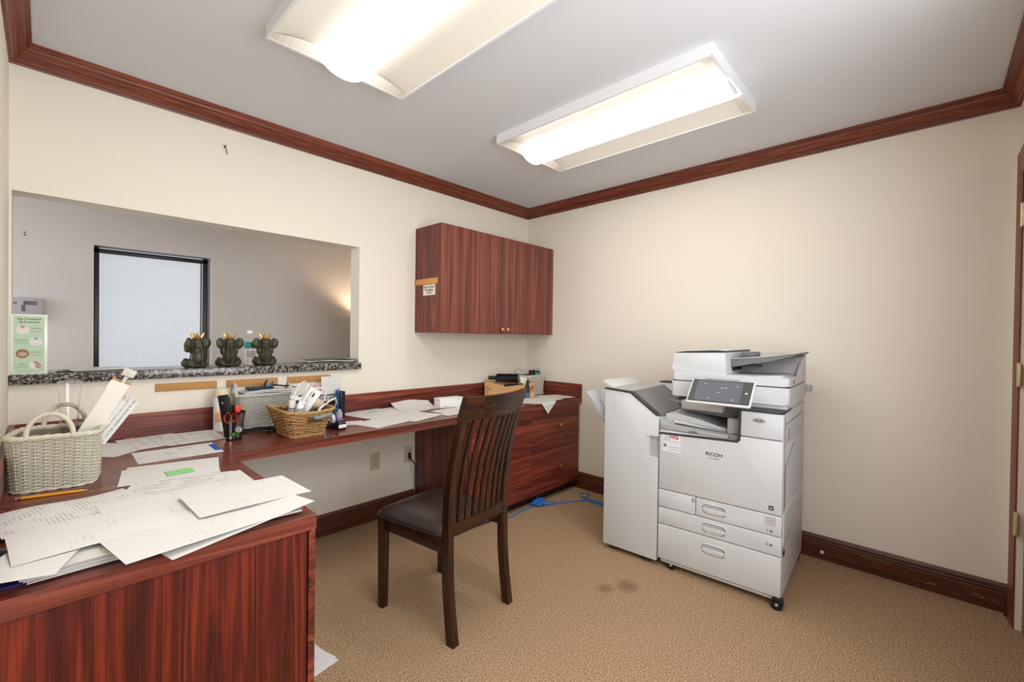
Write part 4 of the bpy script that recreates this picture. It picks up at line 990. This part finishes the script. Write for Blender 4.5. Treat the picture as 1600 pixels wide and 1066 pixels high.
ps('white sheet hanging toward left wall on the thick stack', -3.125, -1.43, .0265, 70, w=.15, h=.13, f=lambda x, y: (x, y, .004*math.cos(x*12)))
ps('large white page lying on top of the thick stack', -3.02, -1.315, .028, 95, print_faint, f=lambda x, y: (x, y, .007*math.cos(x*10)+.003*math.cos(y*9)))
ps('white sheet with a short stamped line bridging the two stacks of paper', -2.86, -1.22, .0268, 94, print_faint)
ps('white sheet peeking out below the overhanging page at the front edge', -2.775, -1.443, .0265, 103, h=.34, f=lambda x, y: (x, y, -.008*(y/.14)))
ps('white page overhanging the front edge of worktop, its corner pointing down', -2.84, -1.447, .031, 100, print_faint, h=.345, f=lambda x, y: (x, y, .002*math.sin(9*y)))
ps('white page reaching out past the right edge of worktop over the thin stack', -2.7, -1.315, .0345, 92, print_faint, f=lambda x, y: (x, y, .003*math.sin(8*y+1)))
ps('grey printed page near the top of the thin corner stack', -2.735, -1.36, .0128, 85, mat('grey printed page', lin(176, 174, 180), .7))

# ------------------------------------------------------------------ pen cup and its neighbours
cp = thing('pen_cup', 'black wire mesh pen cup holding tools in front of the grey basket', 'pen cup', (-2.49, -.37, ZT))
b = B(); r0, r1, hh = .031, .0455, .132
for k in range(44):
    for sgn in (-1, 1):
        b.tube([((r0+(r1-r0)*u)*Vector((math.cos(2*PI*k/44+sgn*u*1.6), math.sin(2*PI*k/44+sgn*u*1.6), 0))+Vector((0, 0, .004+(hh-.006)*u))) for u in (i/9 for i in range(10))], .00042, 3, cap=False)
b.build('mesh_wall', blackmetal_m, cp, smooth=0)
B().lathe([(r1+.0018, hh-.004), (r1+.0022, hh), (r1-.001, hh), (r1-.001, hh-.004)], seg=36).build('rim', blackmetal_m, cp)
B().lathe([(0, .0), (r0+.001, 0), (r0+.002, .005), (r0, .005), (0, .003)], seg=36).build('base', blackmetal_m, cp)
def stick(name, label, cat, base, top, r, m, tip=None, tipm=None, seg=8):
    t = thing(name, label, cat, base); d = Vector(top)-Vector(base)
    B().tube([(0, 0, 0), d*.86 if tip else d], r, seg).build('barrel', m, t)
    if tip: B().tube([d*.86, d], [r*1.08, r*tip], seg).build('cap', tipm, t)
    return t
stp = thing('stapler', 'black stapler standing on end in the mesh pen cup', 'stapler'); stp.matrix_world = frame((-2.503, -.36, .775), (-.03, .0, .2), (-.55, -.8, .1))
B().box((0, -.02, -.009), (.2, .022, .009), .004).build('upper_arm', black_m, stp); B().box((.02, -.016, -.03), (.185, .018, -.02), .003).build('base_arm', black_m, stp); B().cyl((.165, .004, .008), (.165, .004, .0105), .005, seg=12).build('rivet', chrome_m, stp); B().box((.0, -.012, -.022), (.03, .012, -.008)).build('pivot', chrome_m, stp)
sci = thing('scissors', 'orange handled scissors standing in the mesh pen cup', 'scissors', (-2.505, -.378, ZT+.006))
B().box((-.004, -.001, 0), (.004, .001, .09)).build('blade', chrome_m, sci); B().tube([(-.012+.013*math.cos(a), 0, .1+.022*math.sin(a)) for a in [2*PI*i/16 for i in range(16)]], .004, 8, closed=True).build('grip', orange_m, sci); B().tube([(.012+.011*math.cos(a), 0, .1+.02*math.sin(a)) for a in [2*PI*i/16 for i in range(16)]], .004, 8, closed=True).build('grip', orange_m, sci)
mk = thing('marker', 'red capped marker standing at the right of the mesh pen cup', 'marker', (-2.475, -.37, ZT+.006)); B().box((-.006, -.005, 0), (.006, .005, .1), .003).build('barrel', gink_m, mk); B().box((-.011, -.008, .1), (.012, .008, .155), .004).build('cap', red_m, mk)
stick('pen', 'grey pen leaning at left inside the mesh pen cup', 'pen', (-2.505, -.37, ZT+.006), (-2.512, -.392, .855), .0045, mat('silver grey plastic', lin(150, 150, 152), .35))
stick('pen', 'brown pen leaning across middle of the mesh pen cup', 'pen', (-2.495, -.388, ZT+.006), (-2.478, -.4, .88), .004, mat('brown plastic', lin(150, 92, 64), .4))
tag(B().lathe([(.006, -.008), (.014, -.008), (.014, .008), (.006, .008), (.006, -.008)], axis=1, seg=20).build('tape_roll', mat('tape grey', lin(196, 196, 192), .3), loc=(-2.478, -.392, .81)), 'small silver grey tape roll inside the mesh pen cup', 'tape')
gc = B()
for k in range(9): gc.ball((random.uniform(-.016, .016), random.uniform(-.008, .008), random.uniform(-.004, .012)), (.007, .005, .006), (0, 0, k), 10, 8)
tag(gc.build('green_clips', green_m, loc=(-2.488, -.39, .782)), 'bright green clump of clips at bottom of the mesh pen cup', 'clips', kind='stuff')  # heap of green binder clips
cn = thing('wipes_canister', 'white canister with beige domed lid behind the mesh pen cup', 'canister', (-2.478, -.1, ZT)); B().lathe([(0, 0), (.034, 0), (.035, .004), (.035, .175), (.033, .178), (0, .178)], seg=28).build('tub', plast_m, cn)
B().lathe([(.0355, .172), (.036, .188), (.032, .205), (.022, .217), (.01, .221), (0, .222)], seg=28).build('lid', cream_m, cn); B().box((-.03, -.0362, .05), (.0, -.022, .1), .002).build('label', mat('canister label', lin(236, 160, 120), .5), cn)

gb = thing('wicker_basket', 'grey white wicker basket heaped with papers behind the seagrass basket', 'basket', (-2.285, -.098, ZT), 0, 'woven baskets on the worktop')
woven(gb, wickg_m, .2, .105, .268, .125, .175, .03, 30, 30, .003, .0025, .008, gap_shade=mat('wicker gap shade', lin(128, 120, 100), .8))
arch(gb, wickg_m, (-.136, -.045, .17), (-.136, .045, .17), .066, .009, 26)
arch(gb, wickg_m, (.136, -.04, .17), (.136, .04, .17), .05, .008, 26)
for k, (dz, rz, lb) in enumerate(((.176, 88, 'white papers lying across the grey white wicker basket, lower bundle'), (.184, 92, 'glossy white magazine on top of the grey white wicker basket'))):
    flat_sheet('magazine', lb, 'magazine', -2.27, -.105, ZT+dz, R(rz), (paper_m, mat('glossy cover white', lin(214, 214, 224), .2))[k], .13, .24, lambda x, y: (x, y, -.01*(abs(y)/.12)**2+.012), None, .005)
tr = thing('pen_tray', 'black pen tray lying on the grey white wicker basket', 'pen tray', (-2.3, -.1, .961))
b = B(); b.box((-.062, -.03, 0), (.062, .03, .003)).box((-.062, -.03, 0), (.062, -.028, .012)).box((-.062, .028, 0), (.062, .03, .012)).box((-.062, -.03, 0), (-.06, .03, .012)).box((.06, -.03, 0), (.062, .03, .012)); b.build('tray', black_m, tr, smooth=0)
cols = (('red', red_m), ('blue', bluep_m), ('green', green_m), ('dark red', rink_m), ('teal', teal_m))
for k, (cn_, m_) in enumerate(cols):
    stick('pen', cn_+' pen lying in the black tray on the grey wicker basket', 'pen', (-2.348+.02*k, -.075, .969), (-2.352+.02*k, -.128, .976), .0052, m_, .9, black_m)
stick('pen', 'dark blue pen standing up out of the black tray', 'pen', (-2.283, -.1, .965), (-2.262, -.105, 1.012), .0055, black_m, .3, mat('bright blue cap', lin(40, 60, 190), .35))
stick('pen', 'black pen slanting right out of the black tray', 'pen', (-2.262, -.1, .965), (-2.232, -.106, .996), .006, bluep_m, .3, black_m)
wr_ = thing('wire_tray', 'flat black wire tray lying on right of the grey wicker basket', 'tray', (-2.18, -.09, .958))
b = B()
for k in range(4): b.tube([(-.06, -.035+.023*k, .018), (-.02, -.035+.023*k, .016), (.07, -.035+.023*k, 0)], .0016, 5)
for k in range(3): b.tube([(-.055+.055*k, -.035, .018-.008*k), (-.055+.055*k, .035, .018-.008*k)], .0016, 5)
b.build('wires', blackmetal_m, wr_)
cbp = thing('cable_bundle', 'untidy heap of black cables beside the mesh pen cup', 'cables', (-2.34, -.25, ZT))
for k in range(7):
    ang = random.uniform(-.4, .4); pts = []
    for i in range(18):
        u = i/17; pts.append((-.075+.15*u+.012*math.sin(9*u+k), .03*math.sin(5*u+k*1.3)-.02*k*.4+.02, .005+.003*k*math.sin(PI*u)+.002*math.sin(12*u+k)))
    B().tube(pts, .0034, 6).build('strand', black_m, cbp)
B().box((.02, -.075, .001), (.06, -.05, .014), .004).build('plug', black_m, cbp); B().tube([(.02, -.062, .006), (0, -.1, .004)], .003, 6).build('strand', black_m, cbp)

# seagrass basket and its contents
sb_ = thing('seagrass_basket', 'brown seagrass basket with handle slot, full of bottles and a power strip', 'basket', (-2.217, -.445, ZT), R(-1))
woven(sb_, sea_m, .15, .2, .235, .29, .135, .02, 26, 17, .0062, .0037, .007, dip=.012, rough=.0026, gap_shade=mat('straw gap shade', lin(84, 56, 32), .85))  # dark brown inside paints the shade seen through the weave
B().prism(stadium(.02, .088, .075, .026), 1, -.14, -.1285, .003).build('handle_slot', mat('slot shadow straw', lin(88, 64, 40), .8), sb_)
def pump(x, y, s, label, cone, rz):
    t = thing('pump_bottle', label, 'bottle', (x, y, ZT+.008), R(rz))
    B().lathe([(0, 0), (.024, 0), (.026, .004), (.026, .1), (.02, .118), (.011, .124), (0, .124)], seg=24).build('bottle', mat('clear lilac gel bottle', lin(222, 220, 230), .1, trans=.6), t)
    if cone: B().lathe([(.013, .124), (.0165, .128), (.016, .142), (.0055, .156), (.005, .172), (0, .172)], seg=20).build('collar', plast_m, t)
    else: B().lathe([(.013, .124), (.0165, .126), (.0165, .16), (.0155, .163), (0, .163)], seg=20).build('collar', plast_m, t)
    B().box((-.036, -.007, .17), (.012, .007, .182), .004).cyl((0, 0, .15), (0, 0, .172), .0045, seg=10).build('pump_head', plast_m, t)
    return t
pump(-2.254, -.44, 1, 'pump bottle with wide white collar at left in the seagrass basket', False, 200)
pump(-2.238, -.495, 1, 'pump bottle with cone shaped white collar in middle of the seagrass basket', True, 20)
pw = thing('power_strip', 'white power strip with red switch sticking up from the seagrass basket', 'power strip'); pw.matrix_world = frame((-2.222, -.455, .862), (.062, -.02, .1), (-.38, -.926, .25))
B().box((0, -.03, -.016), (.142, .03, .016), .006).build('case', plast_m, pw)
B().box((.1, -.008, .0155), (.122, .012, .019), .002).build('switch', mat('dark red switch', lin(120, 40, 50), .4), pw)
q = B()
for x in (.03, .07): q.box((x, -.008, .0158), (x+.003, .002, .0166)).box((x, .006, .0158), (x+.003, .014, .0166)).box((x+.01, -.002, .0158), (x+.014, .003, .0166))
q.build('sockets', gink_m, pw, smooth=0)
wcm = mat('white cable', lin(228, 226, 222), .45)
wcd = thing('white_cable', 'white cable looping above the power strip and over the seagrass basket', 'cable')
B().tube([(-2.25, -.42, .9), (-2.235, -.42, .96), (-2.215, -.425, 1.005), (-2.19, -.43, 1.022), (-2.175, -.435, 1.0), (-2.19, -.44, .96), (-2.22, -.45, .93)], .0042, 8).build('loop', wcm, wcd)
B().tube([(-2.21, -.5, .89), (-2.19, -.5, .95), (-2.155, -.49, .99), (-2.12, -.48, .985), (-2.1, -.47, .95), (-2.11, -.46, .9), (-2.13, -.45, .87)], .0042, 8).build('loop', wcm, wcd)
B().tube([(-2.2, -.585, .862), (-2.16, -.56, .9), (-2.1, -.53, .925), (-2.06, -.5, .93), (-2.035, -.46, .9), (-2.04, -.43, .86)], .004, 8).build('loop', wcm, wcd)
B().cyl((-2.207, -.588, .857), (-2.19, -.585, .866), .009, seg=10).build('plug', bluep_m, wcd)
tag(B().ball((-2.12, -.42, .9), (.04, .05, .03)).ball((-2.13, -.4, .89), (.045, .045, .03)).build('cloth', mat('beige cloth', lin(226, 206, 178), .85, bump=.4, bscale=120), loc=(-.005, .02, -.004)), 'crumpled beige cloth at right inside the seagrass basket', 'cloth')
tag(B().tube([(-.045, 0, 0), (-.02, -.004, 0), (.03, 0, .008), (.045, .0, .012)], [.006, .012, .013, .008], 12).build('torch', mat('warm grey plastic', lin(132, 126, 116), .4), loc=(-2.165, -.592, .856)), 'small grey torch poking through the seagrass basket handle slot', 'torch')

# tape dispenser, correction tape, wire organiser
td = thing('tape_dispenser', 'black tape dispenser at front edge right of the seagrass basket', 'tape dispenser', (-2.04, -.43, ZT), R(8))
B().prism([(-.085, 0), (.075, 0), (.078, .03), (.05, .05), (.01, .03), (-.04, .028), (-.075, .05), (-.088, .03)], 0, -.022, .022, .003).build('body', black_m, td)
B().lathe([(.012, -.009), (.03, -.009), (.03, .009), (.012, .009), (.012, -.009)], (0, .02, .045), 24, axis=0).build('tape', mat('clear tape roll', lin(214, 210, 200), .25), td); B().box((-.022, -.089, .012), (.022, -.083, .03), .001).build('weight_label', mat('label white', lin(232, 232, 232), .4), td); B().box((-.014, -.08, .05), (.014, -.06, .053), .001).build('cutter', chrome_m, td)
cw = thing('correction_tape', 'white wedge shaped correction tape with purple top beside black tape dispenser', 'correction tape', (-2.075, -.385, ZT), R(-20))
B().prism([(-.045, 0), (.05, 0), (.045, .02), (.01, .05), (-.03, .035)], 1, -.012, .012, .005).build('body', plast_m, cw); B().box((-.03, -.013, .0), (.04, .013, .006), .002).build('sole', black_m, cw); B().ball((.005, 0, .04), (.014, .0128, .012)).build('wheel', purple_m, cw)
og = thing('wire_organizer', 'black wire mesh desk organizer against the upstand holding blue pens', 'organizer', (-1.97, -.105, ZT))
b = B()
for yy in (-.035, .035):
    for k in range(13): b.tube([(-.13+.0217*k, yy, .002), (-.13+.0217*k, yy, .14)], .0013, 4)
    for k in range(8): b.tube([(-.13, yy, .002+.0197*k), (.13, yy, .002+.0197*k)], .0013, 4)
for xx in (-.13, .13, .07):
    for k in range(8): b.tube([(xx, -.035, .002+.0197*k), (xx, .035, .002+.0197*k)], .0013, 4)
b.box((-.13, -.035, 0), (.13, .035, .002)); b.build('mesh', blackmetal_m, og, smooth=0)
B().tube([(-.13, -.035, .14), (.13, -.035, .14), (.13, .035, .14), (-.13, .035, .14)], .0028, 6, closed=True).build('rim', blackmetal_m, og)
B().box((.104, -.04, 0), (.136, .04, .155), .003).build('end_pocket', black_m, og)
for k, (x, z1, lb) in enumerate(((-1.885, .925, 'bright blue pen, left of three in the wire organizer'), (-1.872, .935, 'bright blue pen, middle of three in the wire organizer'), (-1.86, .92, 'bright blue pen, right of three in the wire organizer'))):
    stick('pen', lb, 'pen', (x, -.118, ZT+.003), (x+.006, -.122, z1), .0052, bluep_m, .7, (navy_m, bluep_m, black_m)[k])
tag(B().sheet(.125, .15, lambda x, y: (x, .006*math.cos(x*20), y), 8, 4, .001).build('note_card', paper_m, loc=(-1.893, -.085, .93), rot=(R(-4), 0, 0)), 'blank white card standing upright in the wire organizer', 'card')
tag(B().sheet(.05, .1, lambda x, y: (x, 0, y), 4, 4, .001).build('note_card', mat('pink print card', lin(214, 170, 190), .6), loc=(-1.965, -.075, .91), rot=(R(-4), 0, 0)), 'small pink card behind the blank white card', 'card')
pb = thing('spray_bottle', 'small clear bottle with purple base at right of the wire organizer', 'bottle', (-1.93, -.27, ZT)); B().lathe([(0, 0), (.017, 0), (.019, .004), (.019, .02), (.0, .02)], seg=18).build('base', purple_m, pb); B().lathe([(.018, .02), (.018, .05), (.01, .062), (.008, .07), (0, .07)], seg=18).build('body', mat('clear lilac gel bottle', lin(222, 220, 230), .1, trans=.6), pb)

# ------------------------------------------------------------------ papers on the middle stretch
G1 = 'loose papers on the middle stretch of the worktop'
ps('printed form sheet right of the wire organizer', -1.7, -.165, .0006, 12, print_form)
tsh = ps('printed sheet with pale teal stripe against the upstand, right of the wire organizer', -1.6, -.175, .0012, 20, print_faint)
B().box((-.05, .05, .0), (.02, .075, .0004)).build('teal_stripe', mat('pale teal print', lin(120, 180, 174), .6), tsh, smooth=0)
ps('white sheet at front edge of worktop, left of the middle pair', -1.76, -.462, .0006, 104, print_faint)
ps('white sheet at front edge of worktop, overlapping right of the middle pair', -1.52, -.44, .0012, 107, print_faint)
ps('white sheet under the front pair, half way to the upstand', -1.62, -.33, .0003, 70, print_faint)
ps('white printed sheet lying between the front pair and the curled one', -1.43, -.17, .0008, 10, print_faint)
ps('curled white sheet lifting off the worktop near the upstand, left of small white box', -1.335, -.165, .002, 78, print_faint, f=lambda x, y: (x, y, .03*max(0, (x+.03)/.14)**2+.012*math.sin((y+.14)*11)**2*max(0, (x+.108)/.216)))
ps('white sheet in front of the small white box', -1.2, -.44, .0006, 95, print_faint)
ps('narrow white slip next to the black tape dispenser', -1.93, -.36, .0005, 65, w=.11, h=.18)
ps('small white slip at the front edge behind the chair', -1.31, -.52, .0018, 100, w=.08, h=.13)
sbx = thing('card_box', 'small white box with lid line standing on papers beside the chair back', 'box', (-1.13, -.28, ZT+.0022), R(-6))
B().box((-.1, -.04, 0), (.09, .04, .05), .001).build('base', plast_m, sbx); B().box((-.1015, -.0415, .05), (.0915, .0415, .066), .001).build('lid', plast_m, sbx); B().box((-.07, -.0405, .012), (-.045, -.0395, .014)).box((-.068, -.0405, .006), (-.05, -.0395, .008)).build('print', lgink_m, sbx, smooth=0)

# ------------------------------------------------------------------ far corner
G1 = 'papers on the far end of the worktop'
def drape(cx, cy, rz, edge, rad=.004):
    c_, s_ = math.cos(R(rz)), math.sin(R(rz))
    def f(x, y):
        wx, wy = cx+c_*x-s_*y, cy+s_*x+c_*y; over = edge-wy
        if over <= 0: return (x, y, 0)
        if over < rad*1.57: ny, nz = edge-rad*math.sin(over/rad), -rad*(1-math.cos(over/rad))
        else: ny, nz = edge-rad-(over-rad*1.57)*.08, -rad-(over-rad*1.57)
        dx, dy = wx-cx, ny-cy
        return (c_*dx+s_*dy, -s_*dx+c_*dy, nz)
    return f
ps('white sheet hanging over front edge of worktop above the brass knobs', -.47, -.545, .0006, 38, print_faint, f=drape(-.47, -.545, 38, -.636), n=30)
ps('white sheet between the kraft box and the front edge', -.33, -.47, .0014, 80, print_faint)
ps('printed sheet in the corner beside the side upstand', -.14, -.45, .0008, 70, print_faint)
ps('white sheet behind the kraft box against the upstand', -.7, -.17, .0006, 85, print_faint)
kb = thing('kraft_box', 'open kraft shipping box with dark tape in the corner behind the chair', 'box', (-.4675, -.2375, ZT+.002), math.atan2(-.325, .265))
L_ = .418; dp = .07; hh = .128
b = B()
n = 16; top = [(-L_/2+L_*i/n, hh-.03*math.sin(PI*i/n)**1.2) for i in range(n+1)]
b.prism([(-L_/2, 0), (L_/2, 0)]+top[::-1], 1, 0, .004)
b.box((-L_/2, 0, 0), (L_/2, dp, .004)).box((-L_/2, dp-.004, 0), (L_/2, dp, hh)).box((-L_/2, 0, 0), (-L_/2+.004, dp, hh)).box((L_/2-.004, 0, 0), (L_/2, dp, hh))
b.build('carton', kraft_m, kb, smooth=0)
tp = B().box((L_*.3, -.0012, .0), (L_*.4, -.0001, .1)).tube([(L_*.35, -.002, .1), (L_*.35, -.006, .125), (L_*.36, .0, .14), (L_*.37, .012, .135)], .013, 8).build('tape', mat('dark printed tape', lin(44, 52, 60), .35), kb)
B().box((L_*.315, -.0018, .006), (L_*.39, -.0011, .04)).box((L_*.33, -.0018, .112), (L_*.375, -.0011, .124)).build('tape_print', mat('teal blue tape print', lin(52, 120, 146), .4), tp, smooth=0)
q = B(); q.tube([(L_*.405, -.001, .055), (L_*.425, -.001, .068), (L_*.445, -.001, .085), (L_*.46, -.001, .095)], [.002, .004, .004, .002], 6).tube([(L_*.44, -.001, .1), (L_*.462, -.001, .096), (L_*.465, -.001, .075)], .0025, 6).tube([(L_*.455, -.001, .06), (L_*.47, -.001, .05)], .003, 6)
q.build('arrow_mark', ink_m, kb)
q = B()
for (x, z, s_) in ((-.198, .02, .02), (-.198, .045, .02), (-.198, .07, .02), (-.172, .055, .016)):
    q.box((x, -.0008, z), (x+.003, 0, z+s_)).box((x+s_-.004, -.0008, z), (x+s_-.001, 0, z+s_)).box((x, -.0008, z+s_-.003), (x+s_-.001, 0, z+s_)).box((x, -.0008, z), (x+s_-.001, 0, z+.003))
q.build('handling_marks', ink_m, kb, smooth=0); B().box((.08, -.0008, .09), (.11, 0, .0925)).build('print_dash', ink_m, kb, smooth=0)
fk = thing('hand_blower', 'black cylindrical hand appliance lying on top of the kraft box', 'appliance', (-.49, -.2, .921), math.atan2(-.33, .28))
B().lathe([(.012, -.135), (.016, -.13), (.016, -.075), (.03, -.07), (.036, -.055), (.037, .1), (.039, .105), (.039, .118), (.03, .118), (.028, .06), (0, .055)], axis=0, seg=32).build('barrel', mat('glossy black plastic', lin(24, 24, 28), .18), fk)
B().lathe([(.0385, .108), (.0405, .11), (.0405, .119), (.031, .119)], axis=0, seg=32).build('nozzle_ring', mat('dark grey ring', lin(86, 86, 92), .3), fk)
tag(B().tube([(-.08, -.02, .0), (-.03, -.03, .012), (.03, -.01, .0), (.07, -.02, .018), (.1, 0, -.004)], .009, 8).tube([(-.05, .02, -.01), (.02, .02, .01), (.09, .015, -.01)], .01, 8).build('black_strap', black_m, loc=(-.425, -.245, .855), rot=(0, 0, math.atan2(-.33, .28))), 'bunched black strap in the open kraft box under the appliance', 'strap')
tag(B().sheet(.06, .09, lambda x, y: (x, y, .01*math.cos(40*x)), 6, 6, .001).build('paper_slip', mat('cream slip', lin(236, 232, 206), .6), loc=(-.345, -.28, .89), rot=(R(40), R(10), R(-30))), 'cream paper slip sticking out at right of the kraft box', 'paper')
cbk = thing('wicker_basket', 'white wicker basket with thin hoop handles in the corner behind the kraft box', 'basket', (-.155, -.152, ZT), R(0), 'woven baskets on the worktop')
woven(cbk, mat('white wicker', lin(222, 218, 206), .6), .23, .2, .245, .21, .165, .02, 26, 26, .0034, .0025, .006, gap_shade=mat('wicker gap shade', lin(128, 120, 100), .8))
B().tube([(-.12+.002, -.055+.05*(1-math.cos(PI*i/16)), .168+.055*math.sin(PI*i/16)) for i in range(17)], .0022, 6).build('handle', brass_m, cbk)
B().tube([(.118, -.055+.05*(1-math.cos(PI*i/16)), .168+.055*math.sin(PI*i/16)) for i in range(17)], .0022, 6).build('handle', brass_m, cbk)
jb = thing('tape_spool', 'black spool lying on top in the corner wicker basket', 'spool', (-.15, -.2, .935)); B().lathe([(.012, 0), (.03, 0), (.03, .006), (.024, .008), (.024, .026), (.03, .028), (.03, .034), (.012, .034), (.012, 0)], seg=24).build('reel', black_m, jb)
for k, (x, y, m_, lb) in enumerate(((-.1, -.22, navy_m, 'dark blue packet on right in the corner wicker basket'), (-.07, -.2, bluep_m, 'bright blue packet at rim of the corner wicker basket'), (-.12, -.235, green_m, 'lime green packet at front of the corner wicker basket'))):
    tag(B().box((-.03, -.02, -.008), (.03, .02, .022 if k < 2 else .006), .006).build('packet', m_, loc=(x, y, .942), rot=(R(10*k), R(8-9*k), R(20+25*k))), lb, 'packet')

# ------------------------------------------------------------------ floor: blue cable, papers
bc = thing('network_cable', 'bright blue network cable knotted on the carpet before the drawer cabinets', 'cable', (0, 0, 0))
def smoothpath(K, n=8):
    K = [Vector(p) for p in K]; out = []
    for i in range(len(K)-1):
        p0, p1, p2, p3 = K[max(0, i-1)], K[i], K[i+1], K[min(len(K)-1, i+2)]
        for j in range(n):
            t = j/n; out.append(.5*((2*p1)+(p2-p0)*t+(2*p0-5*p1+4*p2-p3)*t*t+(3*p1-p0-3*p2+p3)*t**3))
    return out+[K[-1]]
zc = .0045
B().tube(smoothpath([(-.93, -.625, zc), (-.862, -.645, zc), (-.78, -.63, zc), (-.68, -.625, zc), (-.58, -.63, zc+.01)]), .0042, 8).build('run', bluecab_m, bc)
kn = []
random.seed(11)
for k in range(46):
    a = k*2.4; r_ = .02+.035*random.random(); kn.append((-.56+1.25*r_*math.cos(a), -.64+r_*math.sin(a)*.9, .008+.03*random.random()))
B().tube(smoothpath(kn, 5), .0042, 6).build('knot', bluecab_m, bc)
B().tube(smoothpath([(-.56, -.64, .03), (-.53, -.6, .04), (-.5, -.575, .05), (-.485, -.565, .055)]), .0042, 6).build('tail', bluecab_m, bc)
B().tube(smoothpath([(-.56, -.65, .02), (-.49, -.67, .02), (-.45, -.7, .012), (-.47, -.715, .01), (-.53, -.69, .012), (-.56, -.66, .02)]), .0042, 6).build('loop', bluecab_m, bc)
B().tube(smoothpath([(-.52, -.66, zc), (-.46, -.7, zc), (-.384, -.745, zc), (-.32, -.775, zc), (-.26, -.815, zc), (-.2, -.88, zc), (-.18, -.97, zc), (-.19, -1.06, zc)]), .0042, 8).build('run', bluecab_m, bc)
B().tube(smoothpath([(-.19, -1.02, zc), (-.225, -.9, zc), (-.22, -.83, zc+.004), (-.15, -.735, zc), (-.1, -.745, zc), (-.092, -.78, zc), (-.16, -.8, zc), (-.215, -.815, zc+.006), (-.2, -.88, zc+.008), (-.235, -.99, zc), (-.24, -1.06, zc)]), .0042, 8).build('loop', bluecab_m, bc)
G1 = 'papers on the carpet'
for k, (cx, cy, rz, lb) in enumerate(((-2.44, -1.035, 4, 'lowest white leaflet on the carpet by the pedestal, almost covered'), (-2.435, -1.045, 11, 'middle white leaflet on the carpet by the pedestal'), (-2.44, -1.035, 17, 'top white leaflet with pale grey picture on the carpet by the pedestal'))):
    o = flat_sheet('leaflet', lb, 'leaflet', cx, cy, .0008+.0012*k, R(rz), paper_m, .2, .17, None, G1, th=.0009)
    if k == 2: B().prism([(.02, -.05), (.075, -.03), (.03, .05)], 2, .0, .0004).box((-.02, -.07, 0), (.05, -.064, .0004)).build('picture', mat('pale grey print', lin(214, 210, 214), .7), o, smooth=0)
